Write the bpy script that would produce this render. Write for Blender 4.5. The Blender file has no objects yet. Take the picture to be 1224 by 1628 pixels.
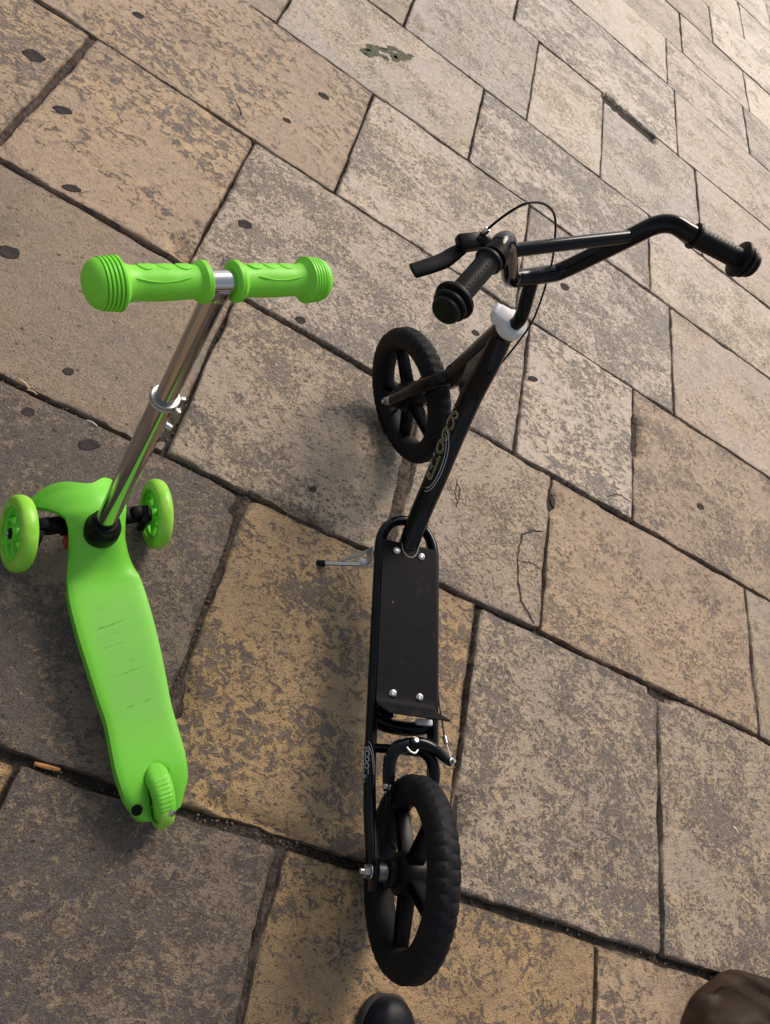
import bpy, bmesh, math, random
import numpy as np
from mathutils import Vector, Matrix, noise

random.seed(7)
R_ = math.radians
SC = bpy.context.scene
COL = SC.collection

# ------------------------------------------------------------------ camera
def V(*a): return Vector(a)
CAM_H = 1.32
F_PX, IMG_W, IMG_H = 1176.58, 1224.0, 1628.0
cam_right = V(0.84321224, 0.18864254, 0.50339529)
cam_down = V(0.42385862, -0.8092759, -0.4067149)
cam_fwd = V(0.33066144, 0.55631512, -0.76234911)
cd = bpy.data.cameras.new('camera')
cam = bpy.data.objects.new('camera', cd); COL.objects.link(cam)
m = Matrix.Identity(4)
for i in range(3):
    m[i][0] = cam_right[i]; m[i][1] = -cam_down[i]; m[i][2] = -cam_fwd[i]
m[2][3] = CAM_H
cam.matrix_world = m
cd.sensor_fit = 'VERTICAL'; cd.sensor_height = 36.0
cd.lens = F_PX / IMG_H * 36.0
cd.clip_start = 0.02; cd.clip_end = 900
SC.camera = cam
SC.render.resolution_x, SC.render.resolution_y = 769, 1024

# ------------------------------------------------------------------ world and sun
SUN_EL, SUN_AZ = 40.0, 69.0          # azimuth counted from +X towards +Y
w = bpy.data.worlds.new('World'); SC.world = w; w.use_nodes = True
nt = w.node_tree; nt.nodes.clear()
sky = nt.nodes.new('ShaderNodeTexSky'); sky.sky_type = 'NISHITA'; sky.sun_disc = False
sky.sun_elevation = R_(SUN_EL); sky.sun_rotation = R_(90 - SUN_AZ)
sky.air_density = 1.0; sky.dust_density = 3.0; sky.ozone_density = 1.0
hs = nt.nodes.new('ShaderNodeHueSaturation'); hs.inputs['Saturation'].default_value = 0.38
bg = nt.nodes.new('ShaderNodeBackground'); bg.inputs['Strength'].default_value = 0.122
wo = nt.nodes.new('ShaderNodeOutputWorld')
nt.links.new(sky.outputs[0], hs.inputs['Color']); nt.links.new(hs.outputs[0], bg.inputs[0]); nt.links.new(bg.outputs[0], wo.inputs[0])
sd = bpy.data.lights.new('sun', 'SUN'); sd.energy = 2.7; sd.angle = R_(25); sd.color = (1.0, 0.86, 0.70)
sun = bpy.data.objects.new('sun', sd); COL.objects.link(sun)
to_sun = V(math.cos(R_(SUN_EL)) * math.cos(R_(SUN_AZ)), math.cos(R_(SUN_EL)) * math.sin(R_(SUN_AZ)), math.sin(R_(SUN_EL)))
sun.rotation_euler = to_sun.to_track_quat('Z', 'Y').to_euler()
sun.location = to_sun * 20
SC.view_settings.view_transform = 'Standard'; SC.view_settings.look = 'None'
SC.view_settings.gamma = 1.0; SC.view_settings.use_curve_mapping = False
SC.view_settings.exposure = -0.02

# ------------------------------------------------------------------ materials
class NT:
    def __init__(s, name):
        s.m = bpy.data.materials.new(name); s.m.use_nodes = True
        s.t = s.m.node_tree; s.t.nodes.clear()
        s.out = s.t.nodes.new('ShaderNodeOutputMaterial')
        s.b = s.t.nodes.new('ShaderNodeBsdfPrincipled')
        s.t.links.new(s.b.outputs[0], s.out.inputs[0])
    def n(s, typ, **kw):
        x = s.t.nodes.new('ShaderNode' + typ)
        for k, v in kw.items():
            if k in x.bl_rna.properties: setattr(x, k, v)
            else: s.set(x.inputs[k.replace('_', ' ')], v)
        return x
    def set(s, sock, v):
        if hasattr(v, 'node'): s.t.links.new(v, sock)
        else: sock.default_value = v
    def math(s, op, a, b=0.0, c=None, clamp=False):
        x = s.t.nodes.new('ShaderNodeMath'); x.operation = op; x.use_clamp = clamp
        s.set(x.inputs[0], a); s.set(x.inputs[1], b)
        if c is not None: s.set(x.inputs[2], c)
        return x.outputs[0]
    def mix(s, f, a, b, blend='MIX'):
        x = s.t.nodes.new('ShaderNodeMix'); x.data_type = 'RGBA'; x.blend_type = blend
        s.set(x.inputs[0], f); s.set(x.inputs[6], a); s.set(x.inputs[7], b)
        return x.outputs[2]
    def noise(s, vec, scale, detail=4.0, rough=0.55, dist=0.0):
        x = s.t.nodes.new('ShaderNodeTexNoise')
        s.set(x.inputs['Vector'], vec); x.inputs['Scale'].default_value = scale
        x.inputs['Detail'].default_value = detail; x.inputs['Roughness'].default_value = rough
        x.inputs['Distortion'].default_value = dist
        return x.outputs[0]
    def step(s, v, a, b, lo=0.0, hi=1.0):
        x = s.t.nodes.new('ShaderNodeMapRange'); x.interpolation_type = 'SMOOTHSTEP'; x.clamp = True
        s.set(x.inputs['Value'], v); s.set(x.inputs['From Min'], a); s.set(x.inputs['From Max'], b)
        s.set(x.inputs['To Min'], lo); s.set(x.inputs['To Max'], hi)
        return x.outputs[0]
    def bump(s, h, strength=0.5, dist=0.01, normal=None):
        x = s.t.nodes.new('ShaderNodeBump'); x.inputs['Strength'].default_value = strength; x.inputs['Distance'].default_value = dist
        s.set(x.inputs['Height'], h)
        if normal is not None: s.set(x.inputs['Normal'], normal)
        return x.outputs[0]
    def base(s, **kw):
        for k, v in kw.items(): s.set(s.b.inputs[k.replace('_', ' ')], v)
        return s.m
    def obj(s): return s.n('TexCoord').outputs['Object']

def rgb(r, g, b): return (r, g, b, 1.0)

def stone_material():
    t = NT('limestone_paving')
    info = t.n('ObjectInfo'); co = t.obj()
    off = t.n('VectorMath', operation='SCALE'); off.inputs[0].default_value = (37.0, 53.0, 11.0); t.set(off.inputs['Scale'], info.outputs['Random'])
    add = t.n('VectorMath', operation='ADD'); t.set(add.inputs[0], co); t.set(add.inputs[1], off.outputs[0])
    p = add.outputs[0]
    # flakes run along the bedding of each stone
    mp = t.n('Mapping'); t.set(mp.inputs['Vector'], p); mp.inputs['Scale'].default_value = (1.0, 1.35, 1.0)
    rot = t.math('MULTIPLY', info.outputs['Random'], 1.2)
    cmb = t.n('CombineXYZ'); t.set(cmb.inputs['Z'], rot); t.set(mp.inputs['Rotation'], cmb.outputs[0])
    q = mp.outputs[0]
    pat = info.outputs['Alpha']                                   # how much of the worn skin is gone
    fine = t.math('MULTIPLY', info.outputs['Object Index'], 0.1)  # 0 large flakes .. 1 fine speckle
    n1 = t.noise(q, 5.0, 5, 0.62, 0.5)
    n2 = t.noise(q, 36.0, 5, 0.66, 0.9)
    n3 = t.noise(q, 120.0, 4, 0.62, 1.1)
    n4 = t.noise(q, 330.0, 2, 0.6, 0.4)
    f3 = t.math('MULTIPLY', fine, n3); f2 = t.math('MULTIPLY', t.math('SUBTRACT', 1.0, fine), n2)
    mid = t.math('ADD', f3, f2)
    field = t.math('ADD', t.math('MULTIPLY', n1, 0.34), t.math('ADD', t.math('MULTIPLY', mid, 0.50), t.math('MULTIPLY', n3, 0.16)))
    th = t.math('SUBTRACT', 0.640, t.math('MULTIPLY', pat, 0.235))
    mask = t.step(t.math('SUBTRACT', field, th), -0.007, 0.011)
    soft = t.step(t.math('SUBTRACT', field, th), -0.10, 0.05)
    # the skin itself: warm and pale drifts, faint speckle
    n5 = t.noise(q, 260.0, 4, 0.62, 1.4)
    fleck = t.step(t.math('ADD', t.math('MULTIPLY', n5, 0.72), t.math('MULTIPLY', n2, 0.28)), 0.545, 0.572)
    n6 = t.noise(q, 170.0, 4, 0.66, 1.6)
    keep = t.step(t.math('ADD', t.math('MULTIPLY', n6, 0.75), t.math('MULTIPLY', n1, 0.25)), 0.562, 0.588)
    skin = info.outputs['Color']
    warm = t.mix(t.step(n1, 0.36, 0.64), t.mix(1.0, skin, rgb(0.90, 0.88, 0.92), 'MULTIPLY'), t.mix(1.0, skin, rgb(1.12, 1.05, 0.88), 'MULTIPLY'))
    big = t.noise(p, 2.4, 3, 0.5)
    warm = t.mix(t.step(big, 0.40, 0.66, 0.0, 0.45), warm, t.mix(1.0, skin, rgb(0.74, 0.74, 0.77), 'MULTIPLY'))
    warm = t.mix(t.step(n4, 0.54, 0.70, 0.0, 0.40), warm, t.mix(1.0, warm, rgb(0.62, 0.57, 0.55), 'MULTIPLY'))
    warm = t.mix(t.math('MULTIPLY', fleck, t.math('ADD', 0.10, t.math('MULTIPLY', pat, 0.50))), warm, t.mix(1.0, skin, rgb(0.34, 0.33, 0.36), 'MULTIPLY'))
    # grey-brown patina in the flaked hollows
    pn = t.noise(p, 60.0, 4, 0.7, 0.6)
    patina = t.mix(t.step(pn, 0.32, 0.68), rgb(0.088, 0.071, 0.073), rgb(0.205, 0.174, 0.174))
    lum = t.n('SeparateColor'); t.set(lum.inputs[0], skin)
    patina = t.mix(t.step(lum.outputs[0], 0.25, 0.70, 0.55, 0.0), patina, rgb(0.052, 0.041, 0.041))
    patina = t.mix(t.math('MULTIPLY', keep, 0.72), patina, t.mix(1.0, skin, rgb(0.82, 0.80, 0.80), 'MULTIPLY'))
    col = t.mix(t.math('MULTIPLY', mask, 0.90), warm, patina)
    col = t.mix(t.math('MULTIPLY', t.math('SUBTRACT', soft, mask, clamp=True), 0.35), col, rgb(0.20, 0.165, 0.14))
    st1 = t.noise(p, 3.4, 7, 0.72, 0.7)
    col = t.mix(t.step(st1, 0.555, 0.640, 0.0, 0.42), col, t.mix(1.0, col, rgb(0.52, 0.48, 0.50), 'MULTIPLY'))
    st2 = t.noise(p, 11.0, 6, 0.7, 0.9)
    col = t.mix(t.step(st2, 0.62, 0.67, 0.0, 0.55), col, rgb(0.105, 0.088, 0.088))
    # small solution pits
    vor = t.n('TexVoronoi', feature='F1'); t.set(vor.inputs['Vector'], q); vor.inputs['Scale'].default_value = 46.0
    wob = t.math('ADD', vor.outputs['Distance'], t.math('MULTIPLY', t.math('SUBTRACT', n3, 0.5), 0.5))
    sep = t.n('SeparateColor'); t.set(sep.inputs[0], vor.outputs['Color'])
    rad = t.math('MULTIPLY', t.math('SUBTRACT', sep.outputs[0], 0.62, clamp=True), 0.62)
    pit = t.step(t.math('SUBTRACT', wob, rad), -0.05, 0.02, 1.0, 0.0)
    pit = t.math('MULTIPLY', pit, t.step(sep.outputs[0], 0.62, 0.66))
    vor2 = t.n('TexVoronoi', feature='F1'); t.set(vor2.inputs['Vector'], q); vor2.inputs['Scale'].default_value = 150.0
    sep2 = t.n('SeparateColor'); t.set(sep2.inputs[0], vor2.outputs['Color'])
    pit2 = t.math('MULTIPLY', t.step(vor2.outputs['Distance'], 0.16, 0.28, 1.0, 0.0), t.step(sep2.outputs[1], 0.80, 0.82))
    col = t.mix(t.math('MULTIPLY', pit, 0.72), col, rgb(0.060, 0.046, 0.040))
    col = t.mix(t.math('MULTIPLY', pit2, 0.75), col, rgb(0.050, 0.038, 0.032))
    # grime gathered at the arrises
    ed = t.n('Attribute', attribute_name='edge')
    en = t.noise(p, 38.0, 4, 0.6)
    grime = t.math('MULTIPLY', t.step(t.math('ADD', ed.outputs['Fac'], t.math('MULTIPLY', t.math('SUBTRACT', en, 0.5), 1.1)), 0.60, 1.0), 0.50)
    col = t.mix(grime, col, rgb(0.095, 0.075, 0.062))
    h = t.math('ADD', t.math('MULTIPLY', mask, -0.55), t.math('ADD', t.math('MULTIPLY', pit, -0.9), t.math('MULTIPLY', pit2, -0.5)))
    h = t.math('ADD', h, t.math('ADD', t.math('MULTIPLY', n3, 0.7), t.math('MULTIPLY', n4, 0.35)))
    h = t.math('ADD', h, t.math('ADD', t.math('MULTIPLY', n1, 2.0), t.math('ADD', t.math('MULTIPLY', fleck, -0.35), t.math('MULTIPLY', n5, 0.5))))
    bm_ = t.bump(h, 0.9, 0.0042)
    rough = t.math('ADD', t.math('MULTIPLY', mask, 0.16), t.math('ADD', 0.27, t.math('MULTIPLY', n4, 0.14)))
    return t.base(Base_Color=col, Roughness=rough, Normal=bm_, Specular_IOR_Level=0.5)

def soil_material():
    t = NT('joint_soil_and_far_paving')
    geo = t.n('NewGeometry').outputs['Position']
    a = t.noise(geo, 60, 5, 0.7); b = t.noise(geo, 260, 3, 0.6)
    soil = t.mix(t.step(a, 0.35, 0.7), rgb(0.020, 0.015, 0.012), rgb(0.085, 0.064, 0.048))
    soil = t.mix(t.step(b, 0.60, 0.72, 0.0, 0.6), soil, rgb(0.17, 0.14, 0.11))
    # beyond the built stones: the same courses as a pattern
    br = t.n('TexBrick', offset=0.5, offset_frequency=2)
    t.set(br.inputs['Vector'], geo); br.inputs['Scale'].default_value = 1.0
    br.inputs['Brick Width'].default_value = 0.72; br.inputs['Row Height'].default_value = 0.56
    br.inputs['Mortar Size'].default_value = 0.012
    br.inputs['Color1'].default_value = rgb(0.36, 0.29, 0.22); br.inputs['Color2'].default_value = rgb(0.44, 0.35, 0.26); br.inputs['Mortar'].default_value = rgb(0.06, 0.048, 0.04)
    sp = t.noise(geo, 14, 6, 0.7, 0.6)
    far = t.mix(t.step(sp, 0.48, 0.56, 0.0, 0.6), br.outputs['Color'], rgb(0.17, 0.14, 0.12))
    s = t.n('SeparateXYZ'); t.set(s.inputs[0], geo)
    ix = t.math('MULTIPLY', t.step(s.outputs[0], X_MIN - 0.02, X_MIN + 0.0), t.step(s.outputs[0], X_MAX, X_MAX + 0.02, 1.0, 0.0))
    iy = t.math('MULTIPLY', t.step(s.outputs[1], Y_MIN - 0.02, Y_MIN), t.step(s.outputs[1], Y_MAX, Y_MAX + 0.02, 1.0, 0.0))
    col = t.mix(t.math('MULTIPLY', ix, iy), far, soil)
    return t.base(Base_Color=col, Roughness=0.9, Normal=t.bump(t.math('ADD', a, b), 0.9, 0.006))

def simple(name, col, rough=0.5, metal=0.0, spec=0.5, bump=None, coat=0.0, var=0.0, vscale=30.0, aniso=None):
    t = NT(name); co = t.obj()
    c = col
    if var:
        n = t.noise(co, vscale, 4, 0.6)
        c = t.mix(t.step(n, 0.3, 0.7), tuple(x * (1 - var) for x in col[:3]) + (1,), tuple(min(1, x * (1 + var)) for x in col[:3]) + (1,))
    r = t.math('ADD', rough - 0.06, t.math('MULTIPLY', t.noise(co, 55, 4, 0.65), 0.12))
    kw = dict(Base_Color=c, Roughness=r, Metallic=metal, Specular_IOR_Level=spec)
    if coat: kw['Coat_Weight'] = coat; kw['Coat_Roughness'] = 0.06
    if bump: kw['Normal'] = t.bump(t.noise(co, bump[0], 4, 0.6), bump[1], bump[2])
    return t.base(**kw)

def green_material(name, col, dirt=0.35):
    t = NT(name); co = t.obj()
    a = t.noise(co, 9, 4, 0.6); b = t.noise(co, 90, 4, 0.7, 0.5)
    c = t.mix(t.step(a, 0.35, 0.7, 0.0, 0.16), col, tuple(x * 0.72 for x in col[:3]) + (1,))
    c = t.mix(t.step(b, 0.60, 0.78, 0.0, dirt), c, rgb(0.10, 0.20, 0.045))
    return t.base(Base_Color=c, Roughness=t.math('ADD', 0.36, t.math('MULTIPLY', b, 0.2)), Specular_IOR_Level=0.45,
                  Subsurface_Weight=0.0, Normal=t.bump(t.noise(co, 420, 2, 0.5), 0.06, 0.0008))

def deck_green_material():
    t = NT('green_deck_plastic'); co = t.obj()
    col = rgb(0.175, 0.61, 0.045)
    a = t.noise(co, 9, 4, 0.6); b = t.noise(co, 70, 4, 0.7, 0.5)
    s = t.n('SeparateXYZ'); t.set(s.inputs[0], co)
    # the foot area is scuffed: greyer, with crosswise scratches
    foot = t.math('MULTIPLY', t.step(s.outputs[0], -0.42, -0.33), t.step(s.outputs[0], -0.16, -0.11, 1.0, 0.0))
    across = t.step(t.math('ABSOLUTE', s.outputs[1]), 0.030, 0.052, 1.0, 0.0)
    foot = t.math('MULTIPLY', foot, across)
    c = t.mix(t.math('MULTIPLY', foot, t.step(a, 0.25, 0.75, 0.18, 0.62)), col, rgb(0.175, 0.46, 0.085))
    mp = t.n('Mapping'); t.set(mp.inputs['Vector'], co); mp.inputs['Scale'].default_value = (1.0, 0.05, 1.0); mp.inputs['Rotation'].default_value = (0, 0, R_(6))
    sc = t.noise(mp.outputs[0], 150, 3, 0.6)
    c = t.mix(t.math('MULTIPLY', foot, t.step(sc, 0.66, 0.74, 0.0, 0.25)), c, rgb(0.045, 0.12, 0.022))
    c = t.mix(t.math('MULTIPLY', foot, t.step(b, 0.60, 0.76, 0.0, 0.4)), c, rgb(0.07, 0.17, 0.035))
    # four longer scuff marks
    wv = t.math('ADD', s.outputs[0], t.math('MULTIPLY', s.outputs[1], 0.12))
    wv = t.math('ADD', wv, t.math('MULTIPLY', t.noise(co, 20, 2, 0.5), 0.010))
    for pos, lo, hi in ((-0.178, -0.022, 0.036), (-0.214, -0.010, 0.036), (-0.262, -0.028, 0.034), (-0.320, -0.026, 0.024)):
        ln = t.step(t.math('ABSOLUTE', t.math('SUBTRACT', wv, pos)), 0.0005, 0.0016, 1.0, 0.0)
        rg = t.math('MULTIPLY', t.step(s.outputs[1], lo, lo + 0.012), t.step(s.outputs[1], hi - 0.01, hi, 1.0, 0.0))
        c = t.mix(t.math('MULTIPLY', t.math('MULTIPLY', ln, rg), t.step(b, 0.40, 0.62, 0.05, 0.6)), c, rgb(0.02, 0.045, 0.012))
    return t.base(Base_Color=c, Roughness=t.math('ADD', 0.36, t.math('MULTIPLY', b, 0.22)), Specular_IOR_Level=0.45, Normal=t.bump(b, 0.05, 0.001))

def black_paint():
    t = NT('black_gloss_paint'); co = t.obj()
    n = t.noise(co, 140, 3, 0.6); sc = t.noise(co, 45, 5, 0.75, 1.0)
    c = t.mix(t.step(sc, 0.70, 0.74, 0.0, 0.35), rgb(0.0030, 0.0035, 0.006), rgb(0.05, 0.05, 0.055))
    return t.base(Base_Color=c, Roughness=t.math('ADD', 0.05, t.math('MULTIPLY', n, 0.06)), Specular_IOR_Level=0.22, Normal=t.bump(n, 0.03, 0.001))

def deck_black():
    t = NT('black_deck_plate_paint'); co = t.obj()
    a = t.noise(co, 60, 5, 0.75, 0.6); b = t.noise(co, 22, 5, 0.75, 0.8)
    c = t.mix(t.step(a, 0.3, 0.7), rgb(0.0055, 0.0055, 0.007), rgb(0.0095, 0.0095, 0.011))
    c = t.mix(t.step(b, 0.58, 0.72, 0.0, 0.6), c, rgb(0.040, 0.039, 0.040))
    v = t.n('TexVoronoi', feature='F1'); t.set(v.inputs['Vector'], co); v.inputs['Scale'].default_value = 55
    sp = t.n('SeparateColor'); t.set(sp.inputs[0], v.outputs['Color'])
    f = t.math('MULTIPLY', t.step(t.math('ADD', v.outputs['Distance'], t.math('MULTIPLY', t.math('SUBTRACT', a, 0.5), 0.5)), 0.05, 0.12, 1.0, 0.0), t.math('MULTIPLY', t.step(sp.outputs[0], 0.80, 0.82), t.step(b, 0.46, 0.56)))
    c = t.mix(t.math('MULTIPLY', f, 0.7), c, rgb(0.33, 0.31, 0.28))
    return t.base(Base_Color=c, Roughness=t.math('ADD', 0.42, t.math('MULTIPLY', a, 0.2)), Specular_IOR_Level=0.06, Normal=t.bump(t.noise(co, 600, 2, 0.5), 0.12, 0.001))

def rubber():
    t = NT('tyre_rubber'); co = t.obj()
    a = t.noise(co, 25, 5, 0.7); b = t.noise(co, 260, 3, 0.6)
    c = t.mix(t.step(a, 0.35, 0.7), rgb(0.0055, 0.006, 0.009), rgb(0.0125, 0.012, 0.0135))
    return t.base(Base_Color=c, Roughness=t.math('ADD', 0.5, t.math('MULTIPLY', a, 0.25)), Specular_IOR_Level=0.16, Normal=t.bump(b, 0.25, 0.001))

def chrome(name, col=(0.62, 0.60, 0.57), rough=0.12):
    t = NT(name); co = t.obj()
    n = t.noise(co, 40, 4, 0.65); s = t.noise(co, 220, 3, 0.6)
    c = t.mix(t.step(n, 0.55, 0.75, 0.0, 0.35), rgb(*col), rgb(*(x * 0.7 for x in col)))
    return t.base(Base_Color=c, Metallic=1.0, Roughness=t.math('ADD', rough - 0.03, t.math('MULTIPLY', n, 0.10)), Normal=t.bump(s, 0.02, 0.001))

def jelly_green(name):
    t = NT(name); co = t.obj()
    n = t.noise(co, 30, 4, 0.6)
    c = t.mix(t.step(n, 0.3, 0.7), rgb(0.22, 0.60, 0.035), rgb(0.34, 0.68, 0.085))
    return t.base(Base_Color=c, Roughness=0.34, Subsurface_Weight=0.25, Subsurface_Radius=(0.006, 0.01, 0.003), Subsurface_Scale=1.0, Specular_IOR_Level=0.4)

# extent of the built stones
COURSES = [-1.50, -0.95, -0.36, 0.22, 0.845, 1.34, 1.895, 2.472, 2.98, 3.675, 4.32, 4.87, 5.40, 5.95, 6.55, 7.10, 7.72, 8.30, 8.85]
X_MIN, X_MAX, Y_MIN, Y_MAX = -2.3, 4.9, COURSES[0], COURSES[-1]

M = {}
M['stone'] = stone_material(); M['soil'] = soil_material()
M['green'] = green_material('green_plastic', rgb(0.175, 0.62, 0.045)); M['deck_green'] = deck_green_material()
M['grip_green'] = green_material('green_grip_rubber', rgb(0.215, 0.74, 0.045), 0.16)
M['wheel_green'] = green_material('green_wheel_core', rgb(0.15, 0.68, 0.04), 0.15)
M['jelly'] = jelly_green('translucent_green_tyre')
M['paint'] = black_paint(); M['plate'] = deck_black(); M['rubber'] = rubber()
M['black_plastic'] = simple('black_plastic', rgb(0.0045, 0.0045, 0.006), 0.34, spec=0.14, bump=(300, 0.1, 0.001), var=0.3)
M['grip_black'] = simple('black_grip_rubber', rgb(0.006, 0.006, 0.0075), 0.44, spec=0.16, bump=(500, 0.25, 0.001), var=0.3)
M['chrome'] = chrome('chromed_tube', (0.57, 0.57, 0.58), 0.12); M['steel'] = chrome('zinc_steel', (0.55, 0.55, 0.56), 0.28)
M['steel_dull'] = chrome('dull_steel', (0.42, 0.41, 0.40), 0.38)
M['white'] = simple('white_nylon', rgb(0.70, 0.71, 0.76), 0.45, var=0.05)
M['red'] = simple('red_plastic', rgb(0.45, 0.02, 0.02), 0.4)
M['yellow_print'] = simple('yellow_print', rgb(0.62, 0.55, 0.30), 0.4)
M['white_print'] = simple('white_print', rgb(0.62, 0.62, 0.64), 0.4)
M['silver_print'] = simple('silver_sticker', rgb(0.42, 0.41, 0.38), 0.35, var=0.2)
M['gum'] = simple('blackened_gum', rgb(0.050, 0.042, 0.040), 0.8, spec=0.1, bump=(160, 0.4, 0.002), var=0.3)
M['crack'] = simple('crack_soil', rgb(0.055, 0.043, 0.036), 0.9, var=0.4)
M['mortar'] = simple('old_mortar', rgb(0.085, 0.067, 0.057), 0.9, spec=0.2, bump=(140, 0.9, 0.006), var=0.55, vscale=70)
M['moss'] = simple('green_stain', rgb(0.070, 0.078, 0.040), 0.8, bump=(200, 0.4, 0.002), var=0.5, vscale=120)
M['grit'] = simple('joint_grit', rgb(0.16, 0.125, 0.095), 0.85, var=0.5, vscale=12)
M['shoe'] = simple('black_shoe_leather', rgb(0.005, 0.006, 0.010), 0.40, spec=0.14, bump=(220, 0.25, 0.0015), var=0.35)
M['shoe_in'] = simple('shoe_suede', rgb(0.007, 0.007, 0.009), 0.75, var=0.3)
M['sole'] = simple('shoe_sole_rubber', rgb(0.018, 0.017, 0.017), 0.6, bump=(120, 0.3, 0.002))
M['bag'] = simple('brown_creased_leather', rgb(0.030, 0.018, 0.011), 0.55, spec=0.12, bump=(60, 0.35, 0.004), var=0.4, vscale=14)
M['straw'] = simple('dry_straw', rgb(0.50, 0.40, 0.25), 0.7, var=0.3)
M['amber'] = simple('cork_paper', rgb(0.42, 0.19, 0.06), 0.65, var=0.4, vscale=90)
M['paper'] = simple('white_paper', rgb(0.62, 0.60, 0.57), 0.7)

# ------------------------------------------------------------------ mesh helpers
def link(name, me, mat, parent=None):
    o = bpy.data.objects.new(name, me); COL.objects.link(o)
    if mat is not None and me is not None and not me.materials: me.materials.append(mat)
    if parent is not None: o.parent = parent
    return o

def shade(me, ang=38):
    me.polygons.foreach_set('use_smooth', [True] * len(me.polygons))
    me.set_sharp_from_angle(angle=R_(ang))

class MB:
    """collects shapes for one part"""
    def __init__(s): s.v = []; s.f = []
    def add(s, v, f):
        k = len(s.v); s.v += [tuple(p) for p in v]; s.f += [tuple(i + k for i in q) for q in f]; return s
    def tube(s, pts, r, n=12, smooth=0, cap=True, flat=1.0, up=None):
        P = [Vector(p) for p in pts]
        rr = [r] * len(P) if isinstance(r, (int, float)) else list(r)
        if smooth:
            Q, q = [], []
            for i in range(len(P) - 1):
                a, b, c, d = P[max(i - 1, 0)], P[i], P[i + 1], P[min(i + 2, len(P) - 1)]
                for j in range(smooth):
                    u = j / smooth
                    Q.append(0.5 * (2 * b + (c - a) * u + (2 * a - 5 * b + 4 * c - d) * u * u + (3 * b - a - 3 * c + d) * u ** 3))
                    q.append(rr[i] * (1 - u) + rr[i + 1] * u)
            Q.append(P[-1]); q.append(rr[-1]); P, rr = Q, q
        N = len(P); T = [(P[min(i + 1, N - 1)] - P[max(i - 1, 0)]).normalized() for i in range(N)]
        if up is not None: nn = Vector(up)
        else:
            nn = T[0].cross(Vector((0, 0, 1)))
            if nn.length < 1e-3: nn = T[0].cross(Vector((1, 0, 0)))
        v = []
        for i in range(N):
            nn = (nn - T[i] * nn.dot(T[i])).normalized(); bb = T[i].cross(nn)
            for j in range(n):
                A = 2 * math.pi * j / n
                v.append(P[i] + nn * math.cos(A) * rr[i] + bb * math.sin(A) * rr[i] * flat)
        f = [(i * n + j, i * n + (j + 1) % n, (i + 1) * n + (j + 1) % n, (i + 1) * n + j) for i in range(N - 1) for j in range(n)]
        if cap: f += [tuple(range(n))[::-1], tuple((N - 1) * n + j for j in range(n))]
        return s.add(v, f)
    def lathe(s, prof, o, ax, n=28, cap=True, ref=None):
        o = Vector(o); ax = Vector(ax).normalized()
        e = ax.cross(Vector((0, 0, 1)) if abs(ax.z) < 0.9 else Vector((1, 0, 0))).normalized() if ref is None else Vector(ref)
        b = ax.cross(e); v = []
        for r, h in prof:
            for j in range(n):
                A = 2 * math.pi * j / n
                v.append(o + ax * h + (e * math.cos(A) + b * math.sin(A)) * r)
        N = len(prof)
        f = [(i * n + j, i * n + (j + 1) % n, (i + 1) * n + (j + 1) % n, (i + 1) * n + j) for i in range(N - 1) for j in range(n)]
        if cap: f += [tuple(range(n))[::-1], tuple((N - 1) * n + j for j in range(n))]
        return s.add(v, f)
    def box(s, c, hx, hy, hz, ax=(1, 0, 0), ay=(0, 1, 0), az=(0, 0, 1), bev=0.0, taper=1.0):
        c = Vector(c); ax, ay, az = Vector(ax), Vector(ay), Vector(az)
        bm = bmesh.new()
        vs = {}
        for i in (-1, 1):
            for j in (-1, 1):
                for k in (-1, 1):
                    tt = taper if i > 0 else 1.0
                    vs[i, j, k] = bm.verts.new(c + ax * hx * i + ay * hy * j * tt + az * hz * k * tt)
        for q in (((-1, -1, -1), (-1, -1, 1), (-1, 1, 1), (-1, 1, -1)), ((1, -1, -1), (1, 1, -1), (1, 1, 1), (1, -1, 1)),
                  ((-1, -1, -1), (1, -1, -1), (1, -1, 1), (-1, -1, 1)), ((-1, 1, -1), (-1, 1, 1), (1, 1, 1), (1, 1, -1)),
                  ((-1, -1, -1), (-1, 1, -1), (1, 1, -1), (1, -1, -1)), ((-1, -1, 1), (1, -1, 1), (1, 1, 1), (-1, 1, 1))):
            bm.faces.new([vs[x] for x in q])
        if bev: bmesh.ops.bevel(bm, geom=bm.edges[:], offset=bev, segments=2, profile=0.5, affect='EDGES')
        bm.verts.index_update()
        s.add([v.co.copy() for v in bm.verts], [[v.index for v in f.verts] for f in bm.faces]); bm.free()
        return s
    def sphere(s, c, r, sc=(1, 1, 1), n=12):
        c = Vector(c); v = [c + Vector((0, 0, -r * sc[2]))]; m_ = n // 2
        for i in range(1, m_):
            A = -math.pi / 2 + math.pi * i / m_
            for j in range(n):
                B = 2 * math.pi * j / n
                v.append(c + Vector((math.cos(A) * math.cos(B) * r * sc[0], math.cos(A) * math.sin(B) * r * sc[1], math.sin(A) * r * sc[2])))
        v.append(c + Vector((0, 0, r * sc[2]))); L = len(v) - 1
        f = [(0, 1 + (j + 1) % n, 1 + j) for j in range(n)]
        for i in range(m_ - 2):
            for j in range(n):
                a = 1 + i * n
                f.append((a + j, a + (j + 1) % n, a + n + (j + 1) % n, a + n + j))
        a = 1 + (m_ - 2) * n
        f += [(a + j, a + (j + 1) % n, L) for j in range(n)]
        return s.add(v, f)
    def build(s, name, mat, parent=None, ang=38):
        me = bpy.data.meshes.new(name); me.from_pydata(s.v, [], s.f); me.update()
        bm = bmesh.new(); bm.from_mesh(me); bmesh.ops.recalc_face_normals(bm, faces=bm.faces[:]); bm.to_mesh(me); bm.free()
        shade(me, ang)
        return link(name, me, mat, parent)

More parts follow.
